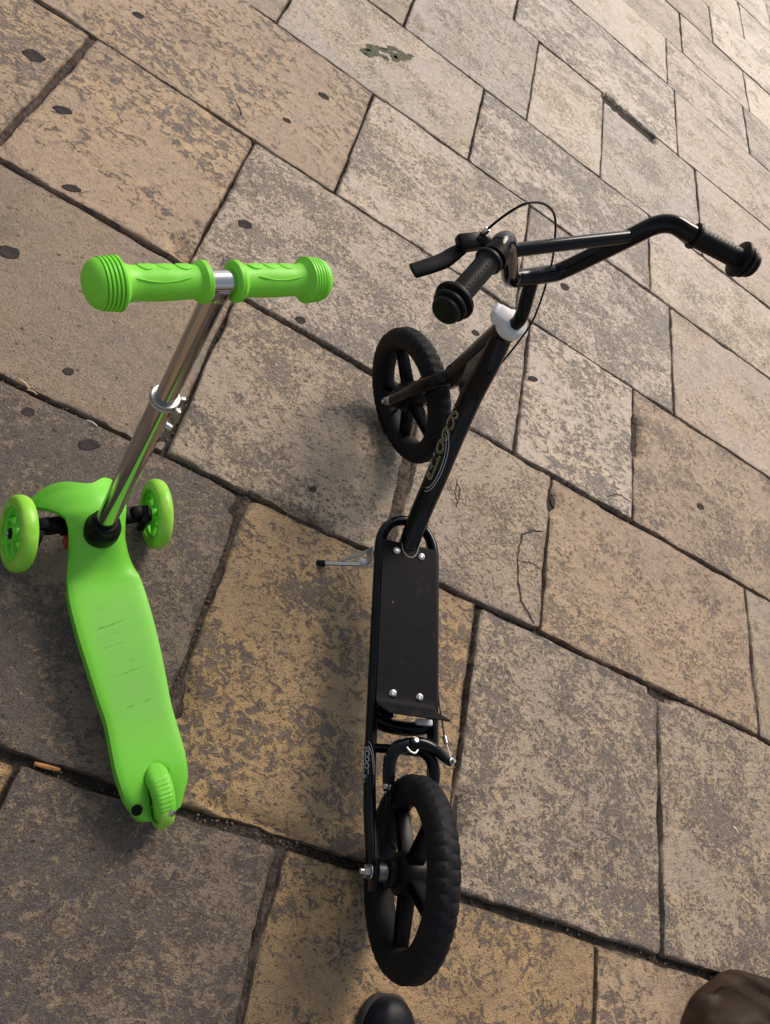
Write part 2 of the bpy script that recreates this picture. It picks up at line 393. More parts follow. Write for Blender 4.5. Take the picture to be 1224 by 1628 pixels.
def tag(o, label=None, cat=None, group=None, kind=None):
    if label: o['label'] = label
    if cat: o['category'] = cat
    if group: o['group'] = group
    if kind: o['kind'] = kind
    return o

def empty(name, loc, rot=(0, 0, 0)):
    o = bpy.data.objects.new(name, None); COL.objects.link(o); o.location = loc; o.rotation_euler = rot
    o.empty_display_size = 0.1
    return o

# ------------------------------------------------------------------ pavement
def ground_sheet():
    bm = bmesh.new()
    S = 400.0
    bm.faces.new([bm.verts.new((x, y, -0.016)) for x, y in ((-S, -S), (S, -S), (S, S), (-S, S))])
    me = bpy.data.meshes.new('pavement'); bm.to_mesh(me); bm.free()
    return tag(link('pavement', me, M['soil']), kind='structure')
pavement = ground_sheet()

# joints seen in each course (x positions); the rest of a course is filled with stones of like width
JOINTS = {3 - 1: [0.53, 1.262], 3: [-0.36, 0.26, 0.86, 1.452], 4: [-0.62, 0.068, 0.602, 1.05, 1.85], 5: [-0.52, -0.06, 0.912, 1.36, 2.16],
          6: [-0.78, 0.194, 0.852, 1.556], 7: [-0.17, 0.575, 1.447], 8: [0.20, 0.782, 1.172, 1.772], 9: [0.637, 1.655], 10: [1.607, 2.25],
          11: [1.742], 12: [2.04], 13: [2.40]}
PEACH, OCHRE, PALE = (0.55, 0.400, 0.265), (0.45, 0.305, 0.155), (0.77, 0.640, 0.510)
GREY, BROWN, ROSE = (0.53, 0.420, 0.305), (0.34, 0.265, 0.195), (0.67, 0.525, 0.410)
DARK = (0.245, 0.183, 0.128)  # stone tones; PALE and DARK also paint in light: brighter upper right, dimmer lower left
# (course, x inside the stone) -> skin colour with the light falloff painted in, flaked share, fineness 0..10
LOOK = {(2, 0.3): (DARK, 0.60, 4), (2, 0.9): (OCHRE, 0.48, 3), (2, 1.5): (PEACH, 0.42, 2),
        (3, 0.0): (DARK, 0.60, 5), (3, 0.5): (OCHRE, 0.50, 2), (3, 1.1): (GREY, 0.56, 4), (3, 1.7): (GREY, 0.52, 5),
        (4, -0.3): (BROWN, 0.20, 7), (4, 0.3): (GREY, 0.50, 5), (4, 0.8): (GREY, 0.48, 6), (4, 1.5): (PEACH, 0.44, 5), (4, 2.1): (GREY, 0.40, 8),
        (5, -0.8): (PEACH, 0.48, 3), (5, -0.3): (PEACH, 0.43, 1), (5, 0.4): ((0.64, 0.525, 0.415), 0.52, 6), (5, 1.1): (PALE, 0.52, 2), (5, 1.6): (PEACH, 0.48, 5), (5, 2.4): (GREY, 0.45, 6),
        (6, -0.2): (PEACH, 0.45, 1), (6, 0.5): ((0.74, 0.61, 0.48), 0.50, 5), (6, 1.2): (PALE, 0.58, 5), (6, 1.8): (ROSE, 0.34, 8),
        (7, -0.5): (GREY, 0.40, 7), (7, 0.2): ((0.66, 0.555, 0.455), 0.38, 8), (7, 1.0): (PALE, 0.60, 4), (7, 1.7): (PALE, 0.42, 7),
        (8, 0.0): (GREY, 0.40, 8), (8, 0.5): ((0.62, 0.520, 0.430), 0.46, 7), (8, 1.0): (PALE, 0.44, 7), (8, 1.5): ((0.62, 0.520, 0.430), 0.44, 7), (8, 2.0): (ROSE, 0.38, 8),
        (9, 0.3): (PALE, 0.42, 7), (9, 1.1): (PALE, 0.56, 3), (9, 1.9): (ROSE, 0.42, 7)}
# hollows worn or broken into the stones: capsules x0,y0,x1,y1,radius,depth
HOLLOWS = [(1.20, 3.655, 1.47, 3.640, 0.045, 0.05), (0.555, 1.335, 0.605, 1.16, 0.020, 0.035), (0.50, 1.335, 0.60, 1.31, 0.02, 0.03),
           (1.375, 1.62, 1.375, 1.74, 0.026, 0.03), (1.06, 1.24, 1.06, 1.28, 0.022, 0.02), (-0.04, 1.40, 0.00, 1.41, 0.03, 0.014),
           (-0.08, 1.37, -0.10, 1.40, 0.026, 0.014), (0.24, 0.80, 0.26, 0.84, 0.02, 0.02), (0.60, 0.90, 0.61, 1.12, 0.016, 0.03),
           (0.33, 0.86, 0.45, 0.855, 0.012, 0.016), (1.43, 0.835, 1.49, 0.83, 0.018, 0.02), (0.27, 0.42, 0.28, 0.37, 0.028, 0.016),
           (-0.50, 1.80, -0.44, 1.74, 0.010, 0.006), (0.88, 0.40, 0.885, 0.33, 0.018, 0.02), (0.22, 3.10, 0.25, 3.06, 0.03, 0.012),
           (0.60, 2.72, 0.60, 2.66, 0.022, 0.012), (0.05, 0.90, 0.02, 0.87, 0.03, 0.02), (0.38, 0.25, 0.55, 0.235, 0.014, 0.012)]
WIDE = {3: 0.0080, 4: 0.0048, 5: 0.0052}     # half width of the joint on course line k

def stone(ci, x0, x1, y0, y1, fine_):
    rnd = random.Random(int(x0 * 991) + ci * 77)
    gx0, gx1 = rnd.uniform(0.0012, 0.0036), rnd.uniform(0.0012, 0.0036)
    gy0, gy1 = WIDE.get(ci, rnd.uniform(0.0010, 0.0026)), WIDE.get(ci + 1, rnd.uniform(0.0010, 0.0026))
    if ci == 4 and abs(x1 - 0.602) < .01: gx1 = 0.016
    if ci == 2 and abs(x1 - 0.53) < .01: gx1 = 0.008
    if ci == 3 and abs(x1 - 0.26) < .01: gx1 = 0.009
    if ci == 3 and abs(x0 - 0.86) < .01: gx0 = 0.008
    if ci == 5 and abs(x0 + 0.52) < .01: gx0 = 0.012
    ax, bx, ay, by = x0 + gx0, x1 - gx1, y0 + gy0, y1 - gy1
    cx, cy = (ax + bx) / 2, (ay + by) / 2
    W, Hh = bx - ax, by - ay
    def samples(L):
        edge = [0.0, 0.003, 0.007, 0.013, 0.022]
        step = 0.014 if fine_ else 0.09
        k = max(2, int((L - 0.044) / step))
        mid = [0.022 + (L - 0.044) * i / k for i in range(1, k)]
        return edge + mid + [L - e for e in reversed(edge)]
    sx, sy = samples(W), samples(Hh)
    seed = rnd.uniform(0, 100)
    rc = [rnd.uniform(0.004, 0.018) for _ in range(4)]
    if ci == 4 and abs(x1 - 0.602) < .01: rc[3] = 0.085
    tilt = (rnd.uniform(-0.004, 0.004), rnd.uniform(-0.004, 0.004)); dz = rnd.uniform(-0.0025, 0.0015)
    verts, edge_at = [], []
    hol = [h for h in HOLLOWS if min(h[0], h[2]) - h[4] < bx and max(h[0], h[2]) + h[4] > ax and min(h[1], h[3]) - h[4] < by and max(h[1], h[3]) + h[4] > ay]
    for j, b in enumerate(sy):
        for i, a in enumerate(sx):
            X, Y = ax + a, ay + b
            # wavering edges
            el, er, eb, et = a, W - a, b, Hh - b
            def wav(p, s_):
                return noise.noise(Vector((p * 9, s_, seed))) * 0.0060 + noise.noise(Vector((p * 42, s_ + 7, seed))) * 0.0032 + noise.noise(Vector((p * 120, s_ + 3, seed))) * 0.0013
            fx = lambda d: max(0.0, 1 - d / 0.06)
            X += max(-gx0 * 0.75, wav(Y, 1)) * fx(el) + min(gx1 * 0.75, wav(Y, 2)) * fx(er)
            Y += max(-gy0 * 0.75, wav(X, 3)) * fx(eb) + min(gy1 * 0.75, wav(X, 4)) * fx(et)
            # rounded corners
            for q, (px, py, sgx, sgy) in enumerate(((ax, ay, 1, 1), (bx, ay, -1, 1), (ax, by, 1, -1), (bx, by, -1, -1))):
                r = rc[q]; dx = (px + sgx * r - X) * sgx; dy = (py + sgy * r - Y) * sgy
                if dx > 0 and dy > 0:
                    l2 = math.hypot(dx, dy); li = max(dx, dy); k = li / l2
                    X = px + sgx * r - sgx * dx * k; Y = py + sgy * r - sgy * dy * k
            d = min(el, er, eb, et)
            chip = 0.5 + 0.5 * noise.noise(Vector((X * 14, Y * 14, seed + 5)))
            rr = 0.0030 + 0.013 * chip ** 4
            t_ = max(0.0, 1 - d / rr)
            z = -0.0095 * t_ ** 1.8
            z += dz + (X - cx) * tilt[0] + (Y - cy) * tilt[1]
            z += 0.0022 * noise.noise(Vector((X * 4, Y * 4, seed))) + 0.0010 * noise.noise(Vector((X * 17, Y * 17, seed)))
            for hx0, hy0, hx1, hy1, hr, hd in hol:
                vx, vy = hx1 - hx0, hy1 - hy0; L2 = vx * vx + vy * vy + 1e-9
                u = max(0, min(1, ((X - hx0) * vx + (Y - hy0) * vy) / L2))
                dd = math.hypot(X - hx0 - u * vx, Y - hy0 - u * vy) + 0.006 * noise.noise(Vector((X * 50, Y * 50, 1)))
                if dd < hr: z -= hd * (1 - (dd / hr) ** 2) ** 1.0
            verts.append((X - cx, Y - cy, max(z, -0.03)))
            edge_at.append(max(0.0, 1 - d / 0.03))
    nx, ny = len(sx), len(sy)
    faces = [(j * nx + i, j * nx + i + 1, (j + 1) * nx + i + 1, (j + 1) * nx + i) for j in range(ny - 1) for i in range(nx - 1)]
    rim = [i for i in range(nx)] + [j * nx + nx - 1 for j in range(1, ny)] + [(ny - 1) * nx + i for i in range(nx - 2, -1, -1)] + [j * nx for j in range(ny - 2, 0, -1)]
    k0 = len(verts)
    for r in rim:
        verts.append((verts[r][0], verts[r][1], -0.05)); edge_at.append(1.0)
    for q in range(len(rim)):
        q2 = (q + 1) % len(rim); faces.append((rim[q], k0 + q, k0 + q2, rim[q2]))
    me = bpy.data.meshes.new('paving_stone'); me.from_pydata(verts, [], faces); me.update()
    at = me.attributes.new('edge', 'FLOAT', 'POINT'); at.data.foreach_set('value', edge_at)
    shade(me, 55)
    o = link('paving_stone', me, M['stone'], pavement); o.location = (cx, cy, 0)
    mid = (x0 + x1) / 2
    look = None
    for (c_, xx), v in LOOK.items():
        if c_ == ci and x0 <= xx < x1: look = v
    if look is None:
        base = rnd.choice([PALE, ROSE, GREY, PEACH]) if y0 > 1.8 else rnd.choice([DARK, OCHRE, GREY, PEACH])  # unlisted stones follow the painted falloff: paler far off, darker near
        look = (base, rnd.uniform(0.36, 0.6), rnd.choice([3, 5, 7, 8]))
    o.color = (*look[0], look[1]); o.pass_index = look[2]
    return o

STONES = []
def in_view(x0, x1, y0, y1):
    return x1 > -0.9 and x0 < 3.4 and y1 > -0.4 and y0 < 7.6 and y1 > (x0 - 1.95) * 2.0 and x1 > (y0 - 2.2) * 0.36 - 0.8
for ci in range(len(COURSES) - 1):
    rnd = random.Random(ci * 13 + 5)
    js = list(JOINTS.get(ci, []))
    if not js: js = [rnd.uniform(0.4, 1.0)]
    while js[0] > X_MIN: js.insert(0, js[0] - rnd.uniform(0.46, 0.86))
    while js[-1] < X_MAX: js.append(js[-1] + rnd.uniform(0.46, 0.86))
    js[0] = max(js[0], X_MIN); js[-1] = min(js[-1], X_MAX)
    for a, b in zip(js[:-1], js[1:]):
        if b - a < 0.12: continue
        STONES.append((a, b, COURSES[ci], COURSES[ci + 1], stone(ci, a, b, COURSES[ci], COURSES[ci + 1], in_view(a, b, COURSES[ci], COURSES[ci + 1]))))
def stone_at(x, y):
    for a, b, c, d, o in STONES:
        if a <= x < b and c <= y < d: return o
    return pavement

def blob(x, y, rx, ry, name, mat, ang=0.0, h=0.0009, n=36, rough=0.22):
    """thin pressed patch lying on a stone"""
    st = stone_at(x, y); lx, ly = x - st.location.x, y - st.location.y
    rnd = random.Random(int(x * 5000) + int(y * 700)); s_ = rnd.uniform(0, 50)
    z0 = 0.0008
    # height of the stone under it
    best = min(st.data.vertices, key=lambda v: (v.co.x - lx) ** 2 + (v.co.y - ly) ** 2 + (0 if v.co.z > -0.04 else 9)) if st is not pavement else None
    z0 = best.co.z if best else 0
    v = [(0, 0, z0 + h)]; ca, sa = math.cos(ang), math.sin(ang)
    for k, (sc_, hh) in enumerate(((0.7, h), (0.93, h * 0.75), (1.0, -0.001))):
        for j in range(n):
            A = 2 * math.pi * j / n; q = 1 + rough * noise.noise(Vector((math.cos(A) * 1.6, math.sin(A) * 1.6, s_))) + rough * .5 * noise.noise(Vector((math.cos(A) * 4, math.sin(A) * 4, s_)))
            px, py = math.cos(A) * rx * sc_ * q, math.sin(A) * ry * sc_ * q
            v.append((px * ca - py * sa, px * sa + py * ca, z0 + hh))
    f = [(0, 1 + j, 1 + (j + 1) % n) for j in range(n)]
    for k in range(2):
        a = 1 + k * n
        f += [(a + j, a + n + j, a + n + (j + 1) % n, a + (j + 1) % n) for j in range(n)]
    me = bpy.data.meshes.new(name); me.from_pydata(v, [], f); me.update(); shade(me, 60)
    o = link(name, me, mat, st); o.location = (lx, ly, 0)
    return o

def ribbon(pts, width, name, mat, z=0.0015):
    st = stone_at(*pts[len(pts) // 2]); rnd = random.Random(int(pts[0][0] * 1000))
    P = []
    for (a, b) in zip(pts[:-1], pts[1:]):
        for j in range(6):
            u = j / 6; P.append((a[0] + (b[0] - a[0]) * u + rnd.uniform(-1, 1) * .0022, a[1] + (b[1] - a[1]) * u + rnd.uniform(-1, 1) * .0022))
    P.append(pts[-1]); v = []; N = len(P)
    tops = [(q.co.x, q.co.y, q.co.z) for q in st.data.vertices if q.co.z > -0.03]
    for i, p in enumerate(P):
        q, r = P[max(i - 1, 0)], P[min(i + 1, N - 1)]
        t_ = Vector((r[0] - q[0], r[1] - q[1])); t_.normalize(); nx, ny = -t_.y, t_.x
        w_ = width * (0.35 + 0.9 * rnd.random()) * min(1, 0.25 + min(i, N - 1 - i) / 3)
        lx, ly = p[0] - st.location.x, p[1] - st.location.y
        zz = min(tops, key=lambda e: (e[0] - lx) ** 2 + (e[1] - ly) ** 2)[2] + z
        v += [(lx + nx * w_, ly + ny * w_, zz - 0.001), (lx, ly, zz), (lx - nx * w_, ly - ny * w_, zz - 0.001)]
    f = []
    for i in range(N - 1):
        for k in (0, 1): f.append((3 * i + k, 3 * i + k + 1, 3 * i + k + 4, 3 * i + k + 3))
    me = bpy.data.meshes.new(name); me.from_pydata(v, [], f); me.update()
    return link(name, me, mat, st)

for x, y, rx, ry in ((-0.581, 1.701, .026, .022), (-0.462, 1.585, .024, .013), (-0.372, 1.125, .022, .018), (-0.162, 0.927, .011, .009), (-0.184, 0.80, .012, .010),
                     (0.053, 2.284, .019, .014), (-0.01, 2.063, .014, .010), (0.231, 1.375, .016, .012), (0.013, 1.576, .022, .014),
                     (-0.35, 1.375, .020, .012), (-0.471, 2.081, .018, .012), (0.724, 1.696, .016, .012), (1.663, 1.557, .018, .013),
                     (0.944, 1.654, .022, .012), (1.037, 2.167, .024, .016), (-0.063, 0.79, .022, .013), (1.055 + .02, 1.26, .012, .024), (0.39, 0.93, .010, .007)):
    blob(x, y, rx, ry, 'gum_spot', M['gum'], ang=0.6)
for k in range(44):
    u = random.random(); blob(0.115 + 0.135 * u + random.uniform(-.020, .020), 2.675 + 0.14 * u + random.uniform(-.030, .030), random.uniform(.012, .024), random.uniform(.008, .014), 'green_stain', M['moss'], ang=0.8 + random.uniform(-.3, .3), h=0.0005, n=24, rough=.45)
ribbon([(1.036, 1.14), (1.0, 1.125), (0.968, 1.097), (0.960, 1.05), (0.963, 0.998), (0.970, 0.95), (0.985, 0.905), (1.03, 0.862)], 0.0038, 'crack', M['crack'])
ribbon([(0.973, 1.016), (1.0, 1.026), (1.038, 1.020)], 0.0018, 'crack', M['crack'])
ribbon([(0.744, 1.155), (0.759, 1.135), (0.762, 1.10), (0.757, 1.075)], 0.0020, 'crack', M['crack'])
ribbon([(0.746, 1.145), (0.748, 1.115), (0.758, 1.085)], 0.0015, 'crack', M['crack'])
ribbon([(-0.150, 2.000), (-0.135, 1.982), (-0.121, 1.958)], 0.0028, 'crack', M['crack'])
ribbon([(1.255, 1.375), (1.285, 1.40), (1.31, 1.412), (1.345, 1.405)], 0.0022, 'crack', M['crack'])
# two filled joints at the upper left, old mortar flush with the stones
def mortar(p0, p1, w0, z):
    st_b = MB(); rnd = random.Random(3)
    n = 24; v = []
    dx, dy = p1[0] - p0[0], p1[1] - p0[1]; L = math.hypot(dx, dy); nx, ny = -dy / L, dx / L
    for i in range(n + 1):
        u = i / n; px, py = p0[0] + dx * u, p0[1] + dy * u
        for k, s_ in enumerate((-1, -.4, .4, 1)):
            ww = w0 * s_ * (0.9 + rnd.random() * .25)
            v.append((px + nx * ww, py + ny * ww, z + (-.006 if k in (0, 3) else rnd.uniform(-.0035, .0012))))
    f = [(4 * i + k, 4 * i + k + 1, 4 * i + k + 5, 4 * i + k + 4) for i in range(n) for k in range(3)]
    st_b.add(v, f); return st_b.build('mortar_joint', M['mortar'], pavement)
mortar((-0.52, 1.35), (-0.517, 1.90), 0.0105, -0.006)
mortar((-0.95, 1.897), (-0.42, 1.894), 0.0080, -0.006)
mortar((0.53, -0.34), (0.53, 0.215), 0.011, -0.0075)
mortar((0.605, 0.855), (0.603, 1.33), 0.017, -0.0075)
mortar((0.262, 0.235), (0.262, 0.84), 0.011, -0.0090)

# grit and pebbles caught in the joints
def grit():
    rnd = random.Random(11); b = MB()
    def peb(x, y, r, z):
        q = [(1, 0, 0), (0, 1, 0), (-1, 0, 0), (0, -1, 0)]; v = []
        a = rnd.uniform(0, 6.28)
        for px, py, _ in q:
            s_ = r * rnd.uniform(.6, 1.2); v.append((x + (px * math.cos(a) - py * math.sin(a)) * s_, y + (px * math.sin(a) + py * math.cos(a)) * s_, z))
        v += [(x + rnd.uniform(-.3, .3) * r, y + rnd.uniform(-.3, .3) * r, z + r * rnd.uniform(.5, 1)), (x, y, z - r * .6)]
        b.add(v, [(0, 1, 4), (1, 2, 4), (2, 3, 4), (3, 0, 4), (1, 0, 5), (2, 1, 5), (3, 2, 5), (0, 3, 5)])
    for ci in range(2, 10):
        hw = WIDE.get(ci, .0035)
        for k in range(420 if ci < 6 else 160):
            peb(rnd.uniform(-0.9, 2.6), COURSES[ci] + rnd.uniform(-1, 1) * hw, rnd.uniform(.0008, .0035), -0.015 + rnd.uniform(0, .006))
        for x in JOINTS.get(ci, []):
            for k in range(90):
                peb(x + rnd.uniform(-1, 1) * .006, rnd.uniform(COURSES[ci], COURSES[ci + 1]), rnd.uniform(.0008, .0038), -0.014 + rnd.uniform(0, .006))
    return tag(b.build('joint_grit', M['grit'], pavement, 10), kind='stuff')
grit()

# ------------------------------------------------------------------ shared: spoked wheel of the black scooter
def tyre_mesh(R, sec_h, sec_w, c, ax, ref, blocks=44):
    """tyre with shallow tread blocks and squared shoulders"""
    ax = Vector(ax).normalized(); e1 = Vector(ref); e1 = (e1 - ax * e1.dot(ax)).normalized(); e2 = ax.cross(e1)
    c = Vector(c); N = blocks * 4; prof = []
    for k in range(20):
        B = 2 * math.pi * k / 20; cr, sr = math.cos(B), math.sin(B)
        prof.append((R - sec_h + sec_h * math.copysign(abs(cr) ** 0.85, cr), sec_w * math.copysign(abs(sr) ** 0.85, sr), cr))
    v = []
    for i in range(N):
        A = 2 * math.pi * i / N; d = e1 * math.cos(A) + e2 * math.sin(A); ph = i % 4
        for k, (r, h, cr) in enumerate(prof):
            side = 1 if h > 0 else -1
            groove = 0.0
            if cr > 0.25:
                p_ = (ph + (2 if side > 0 else 0)) % 4
                if p_ == 0 and abs(h) > 0.18 * sec_w: groove = 0.0030
                if k == 0: groove = 0.0018
            v.append(c + d * (r - groove) + ax * h)
    f = [(i * 20 + k, i * 20 + (k + 1) % 20, ((i + 1) % N) * 20 + (k + 1) % 20, ((i + 1) % N) * 20 + k) for i in range(N) for k in range(20)]
    return MB().add(v, f)

def mag_wheel(parent, c, ax, ref, R, label=None, phase=0.0):
    ax = Vector(ax).normalized(); c = Vector(c)
    e1 = Vector(ref); e1 = (e1 - ax * e1.dot(ax)).normalized(); e2 = ax.cross(e1)
    b = MB()
    # rim: a deep channel
    b.lathe([(0.112, -0.013), (0.121, -0.017), (0.134, -0.018), (0.134, 0.018), (0.121, 0.017), (0.112, 0.013), (0.109, 0.0), (0.112, -0.013)], c, ax, 64, cap=False, ref=e1)
    # hub
    b.lathe([(0.012, -0.040), (0.021, -0.039), (0.023, -0.036), (0.023, -0.026), (0.033, -0.022), (0.035, -0.016), (0.035, 0.016), (0.033, 0.022), (0.023, 0.026), (0.023, 0.036), (0.021, 0.039), (0.012, 0.040)], c, ax, 36, ref=e1)
    # five channelled spokes
    for k in range(5):
        A = phase + 2 * math.pi * k / 5; d = e1 * math.cos(A) + e2 * math.sin(A); tt = ax.cross(d)
        for s_ in (-1, 1):
            b.box(c + d * 0.072 + tt * s_ * 0.0085, 0.043, 0.0022, 0.0125, d, tt, ax, bev=0.0012, taper=0.85)
        b.box(c + d * 0.072, 0.043, 0.0085, 0.0022, d, tt, ax)
    wheel = b.build('wheel', M['black_plastic'], parent)
    tyre_mesh(R, 0.0255, 0.0255, c, ax, e1).build('tyre', M['rubber'], wheel, 24)
    # valve
    A = phase + math.pi / 5; d = e1 * math.cos(A) + e2 * math.sin(A)
    MB().tube([c + d * 0.109, c + d * 0.086], 0.0032, 8).lathe([(0.0045, 0), (0.0045, 0.010), (0.003, 0.012)], c + d * 0.092, -d, 8).build('valve', M['rubber'], wheel)
    return wheel

def axle_end(wheel, c, ax, h0, name='axle_nut'):
    ax = Vector(ax).normalized(); c = Vector(c)
    b = MB().lathe([(0.011, h0), (0.0115, h0 + .001), (0.0115, h0 + .002), (0.011, h0 + .003)], c, ax, 20)
    b.lathe([(0.0095, h0 + .0035), (0.0105, h0 + .0045), (0.0105, h0 + .011), (0.009, h0 + .012)], c, ax, 6)
    b.lathe([(0.005, h0 + .012), (0.005, h0 + .019), (0.004, h0 + .020)], c, ax, 14)
    return b.build(name, M['steel'], wheel, 30)

# ------------------------------------------------------------------ black scooter
scooter = empty('black_scooter', (0.7173, 0.2084, 0.0), (-0.1434, 0, 1.7473))
tag(scooter, 'black metal kick scooter with two large spoked wheels, leaning on its kickstand', 'scooter')
RW = 0.1584
AX = V(-0.4307, 0.8948, -0.1174).normalized()         # steered front axle (towards the left)
KX = V(-0.2461, 0.0087, 0.9692); KX = (KX - AX * KX.dot(AX)).normalized()
FW = AX.cross(KX)
HT = V(0.871, 0.0, 0.554)                             # top of head tube
FC = V(0.9925, 0.0217, 0.1583)                        # front wheel centre
def fp(f_, a_, k_): return HT + FW * f_ + AX * a_ + KX * k_
KH = V(-math.sin(R_(13.2)), 0, math.cos(R_(13.2)))     # head tube axis in the frame's plane
crown = HT - KH * 0.205

def frame():
    b = MB()
    # looped rails round the deck, running back to the rear axle
    def side(sg):
        return [(0.0, .060, .150), (0.035, .060, .142), (0.09, .0605, .127), (0.16, .061, .119), (0.24, .061, .117), (0.34, .061, .117), (0.46, .061, .117), (0.58, .061, .117), (0.625, .0605, .117), (0.652, .054, .117), (0.674, .040, .117), (0.686, .020, .117), (0.689, 0.0, .117)]
    L = [V(a, bb, c) for a, bb, c in side(1)]; Rr = [V(a, -bb, c) for a, bb, c in side(1)][::-1][1:]
    b.tube(L + Rr, 0.0112, 16, smooth=4)
    for s_ in (-1, 1):   # flattened dropouts
        b.box((-0.004, .060 * s_, .156), 0.024, 0.004, 0.017, bev=0.002)
    # cross members below the deck and in front of the rear wheel
    b.tube([(0.262, -.058, .112), (0.252, -.03, .108), (0.250, 0, .107), (0.252, .03, .108), (0.262, .058, .112)], 0.014, 14, smooth=4)
    b.tube([(0.205, -.060, .121), (0.205, 0, .130), (0.205, .060, .121)], 0.0085, 12, smooth=4)
    b.tube([(0.60, -.058, .115), (0.60, .058, .115)], 0.009, 12)
    # gusset plate under the deck
    b.box((0.275, 0.034, 0.112), 0.010, 0.014, 0.006, bev=0.001)
    o = b.build('frame', M['paint'], scooter)
    return o
fr_o = frame()
DT = [(0.628, 0, 0.118), (0.652, 0, 0.148), (0.682, 0, 0.190), (0.718, 0, 0.249), (0.760, 0, 0.313), (0.796, 0, 0.371), (0.823, 0, 0.424), (0.842, 0, 0.480), (0.870, 0, 0.536)]
dt = MB()
dt.tube(DT, [0.0215, 0.0220, 0.0225, 0.0230, 0.0230, 0.0230, 0.0225, 0.0215, 0.020], 24, smooth=5, up=(0, 1, 0))
dt.tube([(0.640, 0.0, 0.117), (0.668, 0, 0.117)], 0.012, 12)
# welded web between head tube and down tube
def web():
    b = MB(); v = []; f = []
    q = [(0.858, 0.520), (0.838, 0.455), (0.812, 0.398), (0.850, 0.392), (0.892, 0.440), (0.872, 0.535)]
    for s_ in (-1, 1): v += [(x, 0.0165 * s_, z) for x, z in q]
    n = len(q); f = [tuple(range(n)), tuple(range(2 * n - 1, n - 1, -1))] + [(i, (i + 1) % n, n + (i + 1) % n, n + i) for i in range(n)]
    return b.add(v, f)
down = dt.build('down_tube', M['paint'], fr_o)
web().build('gusset', M['paint'], fr_o)
# weld beads
wb = MB()
for i in range(9):
    A = math.pi * 2 * i / 9
    wb.sphere((0.640 + 0.012 * math.cos(A), 0.020 * math.sin(A), 0.134 + 0.006 * math.cos(A)), 0.0035, n=8)
wb.build('weld', M['paint'], fr_o)
head = MB().lathe([(0.0225, -0.006), (0.0250, -0.005), (0.0250, 0.004), (0.0245, 0.006), (0.0240, 0.012), (0.0240, 0.185), (0.0243, 0.190), (0.0245, 0.194), (0.0245, 0.204), (0.020, 0.206)], crown, KH, 32)
head.build('head_tube', M['paint'], fr_o)

# lettering in outline, wrapped on a tube
def lettering(txt, size, place, name, mat, parent, depth=0.00042, shear=0.25):
    cu = bpy.data.curves.new(name, 'FONT'); cu.body = txt; cu.size = size; cu.shear = shear; cu.align_x = 'CENTER'; cu.align_y = 'CENTER'
    cu.fill_mode = 'NONE'; cu.bevel_depth = depth; cu.bevel_resolution = 1; cu.resolution_u = 4; cu.space_character = 1.0
    tmp = bpy.data.objects.new(name, cu); COL.objects.link(tmp)
    dg = bpy.context.evaluated_depsgraph_get(); me = bpy.data.meshes.new_from_object(tmp.evaluated_get(dg))
    bpy.data.objects.remove(tmp); bpy.data.curves.remove(cu)
    for v in me.vertices: v.co = place(v.co.x, v.co.y, v.co.z)
    me.materials.clear(); shade(me, 60)
    return link(name, me, mat, parent)
dpath = [V(*p) for p in DT]
def on_down(x, y, z, r=0.0241):
    """x: metres along the tube counted downwards from its decal centre, y: round the left side"""
    s0 = 0.245 - x
    acc = 0.0
    for a, b_ in zip(dpath[:-1], dpath[1:]):
        L = (b_ - a).length
        if acc + L >= s0 or b_ is dpath[-1]:
            u = (s0 - acc) / L; p = a.lerp(b_, u); t_ = (b_ - a).normalized(); break
        acc += L
    sidev = V(0, 1, 0); upv = t_.cross(sidev) * -1        # rearward/upward normal of the tube
    ang = (y + 0.006) / r
    return p + (sidev * math.cos(ang) - upv * math.sin(ang)) * (r + z)
lettering('SCOOTER', 0.033, lambda x, y, z: on_down(x * 1.06, y + 0.002, z), 'sticker', M['yellow_print'], down)
def oval(lo, hi, h0, h1, place, parent, r=0.0006):
    for k, (hh, ex) in enumerate(((h0, 0.0), (h1, 0.008))):
        pts = []
        for i in range(41):
            A = math.pi * (i / 40); x = (lo + hi) / 2 - math.cos(A) * ((hi - lo) / 2 + ex); pts.append(place(x, hh * math.sin(A) + 0.0065 - 0.004 * math.cos(A), 0.0))
        MB().tube(pts, r, 5).build('sticker_line', M['white_print'], parent)
oval(-0.02, 0.098, 0.017, 0.022, on_down, down)
def on_rail(x, y, z, r=0.0114):
    ang = y / r + R_(32)
    return V(0.175 - x, 0.061, 0.1185) + V(0, math.cos(ang), math.sin(ang)) * (r + z)
lettering('SCOOTER', 0.014, lambda x, y, z: on_rail(x, y, z), 'sticker', M['white_print'], fr_o, depth=0.0003)
oval(-0.03, 0.045, 0.007, 0.0095, lambda x, y, z: on_rail(x, y, z), fr_o, r=0.00045)

